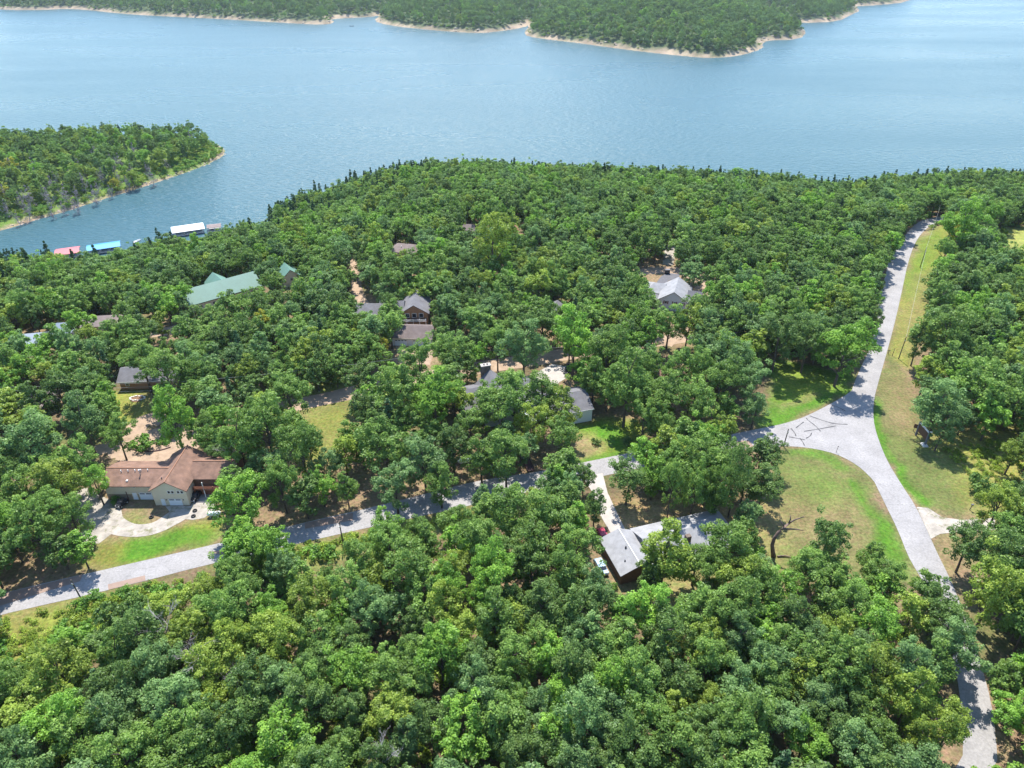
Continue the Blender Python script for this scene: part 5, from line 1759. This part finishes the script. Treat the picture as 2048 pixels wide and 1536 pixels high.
# propane tanks
def propane(label, x, y, rot, L=3.4, r=.62):
    z = float(ground_z(np.array([x]), np.array([y]))[0])
    t = thing('propane_tank', label, 'gas tank', (x, y, z), rot, 'white propane tanks')
    b_ = MB()
    k = [(-L / 2, .02), (-L / 2 + .12, .36), (-L / 2 + .36, .55), (-L / 2 + .7, r), (L / 2 - .7, r), (L / 2 - .36, .55), (L / 2 - .12, .36), (L / 2, .02)]
    b_.tube([(a, 0, .95) for a, c in k], [c for a, c in k], 14)
    b_.build('tank', M['tank'], t, True)
    MB().tube([(0, 0, 1.5), (0, 0, 1.75)], .22, 8).build('valve_dome', M['tank'], t)
    for xx in (-L * .27, L * .27):
        MB().box(xx - .12, xx + .12, -.5, .5, -.05, .42).build('foot', M['stonelight'], t)
    return t


propane('white propane tank lying in the shade by the side road', -12.7, 148.8, R(12), 3.6, .7)
propane('white propane tank under the bright green tree by the tan house', -72.3, 128.4, R(5))


# poles and wires
def pole(label, u, v, hgt, arm=False, lean=0.0, stay=False):
    x, y, z = at(u, v)
    t = thing('utility_pole', label, 'utility pole', (x, y, z), 0, 'utility poles')
    MB().tube([(0, 0, -.5), (lean, 0, hgt)], [.17, .12], 8).build('pole', M['polewood'], t)
    if arm:
        MB().box(lean - .9, lean + .9, -.08, .08, hgt - .75, hgt - .58).build('crossarm', M['polewood'], t)
        for xx in (-.8, .8):
            MB().tube([(lean + xx, 0, hgt - .575), (lean + xx, 0, hgt - .4)], .06, 6).build('insulator', M['lens'], t)
    MB().box(lean * .8 - .16, lean * .8 + .16, -.3, -.13, hgt * .80, hgt * .80 + .35).build('terminal_box', M['steel'], t)
    return x + lean, y, z + hgt


pole('short dark pole at the weedy edge of the side road, near its brown patches', 163, 1199, 6.0, lean=-.25)
pole('dark pole rising from the weeds beside the long brown road patch', 687, 1092, 7.6)
pole('dark pole at the side road just before the junction', 1567, 893, 6.0, lean=.15)
pb = pole('tall pole on the grassy verge beside the county road', 1797, 718, 8.5, lean=.1)
pc = pole('slim pole at the far bend of the county road', 1880, 414, 11.0, True)
pd = pole('middle pole on the grassy verge halfway up the county road', 1840, 535, 9.0)
for q, (u, v, h_) in enumerate([(1776, 708, 1.6), (1784, 712, 3.0), (1843, 660, 3.2)]):
    x, y, z = at(u, v)
    t = thing('marker_post', ['short wooden post at the county road edge below the tall pole', 'leaning wooden post beside the tall verge pole', 'dark post at the wood edge of the verge'][q], 'post', (x, y, z), 0)
    MB().tube([(0, 0, -.3), (.15 * q, 0, h_)], [.11, .09], 6).build('post', M['polewood'], t)
    if q == 0:
        MB().box(-.5, .5, -.05, .05, h_ - .35, h_ - .2).build('rail', M['polewood'], t)


def cable(label, a, b_, sag, r=.03):
    p = []
    for i in range(17):
        t = i / 16
        p.append((a[0] + (b_[0] - a[0]) * t, a[1] + (b_[1] - a[1]) * t, a[2] + (b_[2] - a[2]) * t - sag * 4 * t * (1 - t)))
    return tag(MB().tube(p, r, 4).build('power_line', M['wire']), label, 'power line', 'power lines')


cable('grey line strung from the tall verge pole to the pole halfway up the road', pb, pd, .9, .025)
cable('grey line strung from the halfway verge pole to the pole at the far bend', pd, (pc[0], pc[1], pc[2] - .7), 1.0, .025)
for q, (dz, nm) in enumerate([(9.3, 'uppermost of the three lines in front of the shaded tan house'), (8.0, 'middle one of the three lines in front of the shaded tan house'), (6.6, 'lowest of the three lines in front of the shaded tan house')]):
    a, b_ = (-190, 171, dz), (-97, 175, dz)
    cable(nm, a, b_, .5, .025)
for q, a in enumerate([(-190, 171), (-97, 175), (-20, 193), (45, 200)]):
    t = thing('utility_pole', ['pole carrying three lines beyond the west edge', 'pole among the oaks east of the brown house with the white window', 'pole among the oaks by the gravel lane', 'pole hidden in the oaks near the reddish roof'][q], 'utility pole', (*a, 0), 0, 'utility poles')
    MB().tube([(0, 0, -.5), (0, 0, 9.6)], [.17, .12], 8).build('pole', M['polewood'], t)
cable('thin line crossing the trees from the brown house toward the gravel lane', (-97, 175, 9.2), (-20, 193, 9.2), .8, .025)
cable('thin line crossing above the gravel lane behind the stone chimney house', (-20, 193, 9.2), (45, 200, 9.2), .8, .025)


# signs
sx_, sy_, sz_ = at(1849, 891)
t = thing('park_sign', 'large brown two-post entrance sign with lamps on top and a stone foot', 'sign', (sx_, sy_, sz_), R(92))
MB().box(-.2, .2, -.2, .2, -.3, 4.6).build('post', M['signpost'], t)
MB().box(4.6, 5.0, -.2, .2, -.3, 4.6).build('post', M['signpost'], t)
bd_ = MB().box(.3, 4.5, -.12, .12, 1.6, 4.1).build('board', M['signbrown'], t)
for zz in (1.6, 2.43, 3.26):
    MB().box(.32, 4.48, .125, .16, zz + .04, zz + .79).build('plank', M['signbrown'], bd_)
MB().box(-.1, 4.9, -.22, .22, 4.25, 4.42).build('top_rail', M['trim'], t)
for zz, xx in ((4.75, -.1), (4.0, -.55)):
    MB().tube([(xx, -.1, zz), (xx - .5, -.35, zz + .15)], [.16, .24], 8).build('lamp', M['lens'], t)
MB().add([(-.9, -.8, -.1), (1.1, -.9, -.1), (1.2, .7, -.1), (-.8, .9, -.1), (-.6, -.5, .45), (.8, -.6, .4), (.9, .4, .42), (-.5, .6, .5)], [(0, 3, 2, 1), (4, 5, 6, 7), (0, 1, 5, 4), (1, 2, 6, 5), (2, 3, 7, 6), (3, 0, 4, 7)]).build('stone_foot', M['stonelight'], t)
x, y, z = at(1830, 863)
t = thing('small_brown_sign', 'small brown sign on two legs beside the large brown sign', 'sign', (x, y, z), R(150))
for xx in (-.45, .45):
    MB().box(xx - .07, xx + .07, -.06, .06, -.2, 2.4).build('leg', M['signbrown'], t)
MB().box(-.75, .75, .065, .13, 1.2, 2.5).build('board', M['signbrown'], t)
for (u, v, h_, lb) in [(1858, 906, 1.9, 'thin dark stake in the grass in front of the large brown sign'), (1672, 905, 2.2, 'thin pale marker stake on the curve of the junction lawn')]:
    x, y, z = at(u, v)
    t = thing('stake', lb, 'stake', (x, y, z), 0)
    MB().tube([(0, 0, -.2), (.12, 0, h_)], .055, 6).build('post', M['polewood'], t)
    MB().box(0, .24, -.03, .03, h_ - .35, h_).build('plate', M['signpost'], t)
x, y, z = at(1939, 1020)
t = thing('mailbox_post', 'dark leaning post with a small box by the gravel spur', 'mailbox', (x, y, z), 0)
MB().tube([(0, 0, -.2), (.15, 0, 1.6)], .09, 6).build('post', M['polewood'], t)
MB().box(-.1, .45, -.14, .14, 1.6, 1.9).build('box', M['signpost'], t)

# leaning bare snag on the junction lawn
x, y, z = at(1548, 1112)
t = thing('dead_tree', 'leaning bare dark snag with a few broken limbs on the junction lawn', 'tree', (x, y, z), 0)
k = MB()
k.tube([(0, 0, -.4), (-.5, 0, 1.2), (-1.0, .2, 3.2), (-.9, .3, 5.2), (-.2, .5, 7.0), (.9, .7, 8.4), (1.8, .9, 9.2)], [.62, .50, .42, .38, .34, .30, .22], 9)
k.build('trunk', M['snag'], t, True)
for p, r_ in [([(1.7, .9, 9.1), (2.8, 1.2, 9.9), (4.2, 1.5, 10.3), (5.2, 1.7, 10.4)], [.2, .18, .13, .07]), ([(1.7, .9, 9.1), (1.9, 1.0, 10.4), (1.7, 1.1, 11.4)], [.18, .14, .06]), ([(.5, .6, 7.9), (1.8, .3, 8.1), (3.6, .1, 8.2), (4.9, -.1, 8.0)], [.22, .19, .14, .07]),
              ([(.9, .7, 8.4), (.2, .9, 9.3), (-.4, 1.0, 10.3)], [.18, .13, .06]), ([(4.2, 1.5, 10.3), (4.9, 1.3, 10.9)], [.1, .05])]:
    MB().tube(p, r_, 7).build('limb', M['snag'], t, True)
x2, y2, z2 = at(1560, 1100)
tag(MB().tube([(x + .6, y - .3, z + .25), (x + 2.4, y - .2, z + .3), (x + 4.6, y - .8, z + .22)], [.2, .16, .08], 7).build('fallen_limb', M['snag']), 'dark fallen limb lying on the lawn at the foot of the leaning snag', 'fallen limb')

# bare grey trees in the lower wood
for q, (u, v, s_, lb) in enumerate([(325, 1268, 1.05, 'bare pale grey tree with fine twigs in the lower wood, upper one of the pair'), (395, 1328, 1.2, 'bare pale grey tree with spreading branches in the lower wood, lower one of the pair'), (462, 1358, .7, 'small bare grey branches east of the pair of bare trees'),
                                    (755, 1522, .9, 'small bare grey tree at the bottom edge below the bright green crown'), (462, 888, 1.1, 'bare grey tree at the back of the tan house'), (1560, 1268, .8, 'bare white branches in the wood below the pale-roofed house'), (1590, 585, 1.1, 'bare grey crown in the dense wood west of the county road')]):
    x, y, z = at(u, v, 8.5)
    g_ = float(ground_z(np.array([x]), np.array([y]))[0])
    t = thing('dead_tree', lb, 'tree', (x, y, g_ + (4.5 if q < 4 else 1.0)), q * 1.7)
    t.scale = (s_ * 1.15, s_ * 1.15, s_)
    link('branches', dead_meshes[q % 3], t)
    MB().tube([(0, 0, -6 / s_), (0, 0, .2)], [.2, .17], 6).build('trunk', M['deadwood'], t)


# bushes, stones, yard things
def bush(label, u, v, s_, m=0, sz=1.0, mesh=None):
    x, y, z = at(u, v)
    t = thing('round_bush', label, 'bush', (x, y, z), u * 1.1)
    t.scale = (s_, s_, s_ * sz)
    link('foliage', mesh or shrub_near[m], t)
    MB().tube([(0, 0, -.2), (0, 0, .5)], .06, 5).build('stem', M['bark'], t)
    return t


dk_sh = []
for q in range(2):
    c_ = shrub_near[q].copy()
    c_.materials.clear()
    c_.materials.append(LEAF['dark'])
    dk_sh.append(c_)
bush('big bright round bush on the gravel drive island behind the tan house', 295, 893, 2.35)
bush('smaller bush west of the big bush on the drive island', 268, 893, 1.1, 1)
bush('smaller bush east of the big bush on the drive island', 327, 889, 1.1, 2)
bush('dark round bush on the tan patch by the bright lawn', 1192, 887, 1.05, mesh=dk_sh[0])
bush('dark bush at the road end of the bright lawn', 1256, 888, 1.25, 1, mesh=dk_sh[1])
bush('big dark evergreen bush on the olive field near the gravel spur', 1957, 985, 2.4, 0, 1.5, mesh=dk_sh[0])
bush('small yellow-green bush in front of the brown house', 320, 768, .9, 2)
bush('low green bushes along the tan house wall', 234, 1003, 1.2, 1, .8)
bush('bright young sapling on the lawn east of the pale-roofed house', 1508, 1118, 1.5, 2, 1.5)
x, y, z = at(295, 903)
arc = []
for i in range(22):
    u, v = 251 + i * 4.3, 899 - 9 * ((i - 10.5) / 10.5) ** 2 + 4
    arc.append(at(u, v, .12))
tag(MB().tube(arc, .2, 6).build('log_edging', M['darkwood']), 'dark curved log edging round the drive island', 'edging')
t = thing('planter_ring', 'small oval stone planter in the yellow-green yard', 'planter', at(275, 797), 0)
for i in range(16):
    a = i / 16 * 6.283
    MB().box(-.32, .32, -.2, .2, -.05, .28 + .08 * math.sin(i * 2.7)).build('stone', M['stonelight'], t)
    o = t.children[-1]
    o.location = (2.2 * math.cos(a), 1.2 * math.sin(a), 0)
    o.rotation_euler = (0, 0, a + 1.57)
MB().tube([(0, 0, -.1), (0, 0, .1)], [2.0, 2.0], 16).build('soil', M['flower'], t)
t.children[-1].scale = (1, .52, 1)
x, y, z = at(1050, 914)
x2, y2, z2 = at(1062, 944)
t = thing('wooden_ramp', 'long dark wooden walkway lying beside the shaded side road', 'walkway', ((x + x2) / 2, (y + y2) / 2, z), math.atan2(y2 - y, x2 - x))
Lr = math.hypot(x2 - x, y2 - y)
for i in range(14):
    a = -Lr / 2 + i * Lr / 14
    MB().box(a + .03, a + Lr / 14 - .03, -.85, .85, .30, .40).build('plank', M['darkwood'], t)
for sy_ in (-.95, .87):
    MB().box(-Lr / 2, Lr / 2, sy_, sy_ + .08, .05, .62).build('side_beam', M['darkwood'], t)
for q, (u, v, lb) in enumerate([(303, 1035, 'dark old tyre lying on the gravel by the drive loop'), (390, 1022, 'dark old tyre on the white gravel, upper of two'), (387, 1033, 'dark old tyre on the white gravel, lower of two')]):
    x, y, z = at(u, v)
    t = thing('old_tyre', lb, 'tyre', (x, y, z + .08), 0)
    k = MB()
    n1, n2 = 14, 6
    v_ = [((.42 + .17 * math.cos(j / n2 * 6.283)) * math.cos(i / n1 * 6.283), (.42 + .17 * math.cos(j / n2 * 6.283)) * math.sin(i / n1 * 6.283), .14 + .14 * math.sin(j / n2 * 6.283)) for i in range(n1) for j in range(n2)]
    f_ = [(i * n2 + j, ((i + 1) % n1) * n2 + j, ((i + 1) % n1) * n2 + (j + 1) % n2, i * n2 + (j + 1) % n2) for i in range(n1) for j in range(n2)]
    k.add(v_, f_).build('tread', M['tyre'], t, True)
x, y, z = at(241, 1006)
t = thing('bin_box', 'small pale bin at the foot of the tan house wall', 'bin', (x, y, z), R(25))
MB().box(-.35, .35, -.3, .3, 0, .8).build('body', M['bluepaint'], t)
MB().box(-.38, .38, -.33, .33, .803, .88).build('lid', M['trim'], t)
x, y, z = at(1334, 547)
t = thing('dumpster', 'dark bin at the end of the short asphalt drive', 'bin', (x, y, z), 0)
MB().box(-1.0, 1.0, -.7, .7, 0, 1.7).build('body', M['darkpaint'], t)
MB().box(-1.05, 1.05, -.75, .75, 1.703, 1.85).build('lid', M['signpost'], t)


# rocks along the far bluffs and the peninsula bank
def rocks(name, label, x, y, z, s, m):
    r = np.random.default_rng(5)
    base = np.array([(-1, -1, -.6), (1, -1, -.6), (1, 1, -.6), (-1, 1, -.6), (-.7, -.7, .5), (.7, -.8, .45), (.75, .7, .5), (-.8, .7, .4)])
    q = np.array([(0, 3, 2, 1), (4, 5, 6, 7), (0, 1, 5, 4), (1, 2, 6, 5), (2, 3, 7, 6), (3, 0, 4, 7)])
    n = len(x)
    a = r.uniform(0, 6.28, n)
    v = base[None] * (1 + r.normal(size=(n, 8, 3)) * .16) * s[:, None, None] * np.stack([r.uniform(.8, 1.9, n), r.uniform(.6, 1.1, n), r.uniform(.45, .9, n)], 1)[:, None]
    c, s_ = np.cos(a)[:, None], np.sin(a)[:, None]
    v = np.stack([v[..., 0] * c - v[..., 1] * s_, v[..., 0] * s_ + v[..., 1] * c, v[..., 2]], 2) + np.stack([x, y, z], 1)[:, None]
    f = (q[None] + (np.arange(n) * 8)[:, None, None]).reshape(-1, 4)
    return tag(link(name, mesh_np(name, v.reshape(-1, 3), f, m)), label, 'rocks', None, 'stuff')


ROCK = mat('shore_rock', (.36, .29, .225), .95, var=.35, scale=.15)
n = 12000
rx, ry = rng.uniform(-1500, 1400, n), rng.uniform(1040, 2000, n)
rd = far_sd(rx, ry)
ri = rd > 0
k = ri & (rd < 11)
rocks('shore_rocks', 'tan rocks and ledges along the far shore', rx[k], ry[k], far_z(rx[k], ry[k]), rng.uniform(.5, 2.4, k.sum()), ROCK)
n = 30000
rx, ry = rng.uniform(-640, -225, n), rng.uniform(420, 720, n)
rd = dist(PEN, rx, ry, True)
k = (rd < 2.6)
rocks('bank_rocks', 'small rocks along the peninsula water line', rx[k], ry[k], np.maximum(pen_z(rx[k], ry[k]), WZ - .2), rng.uniform(.2, .75, k.sum()), ROCK)
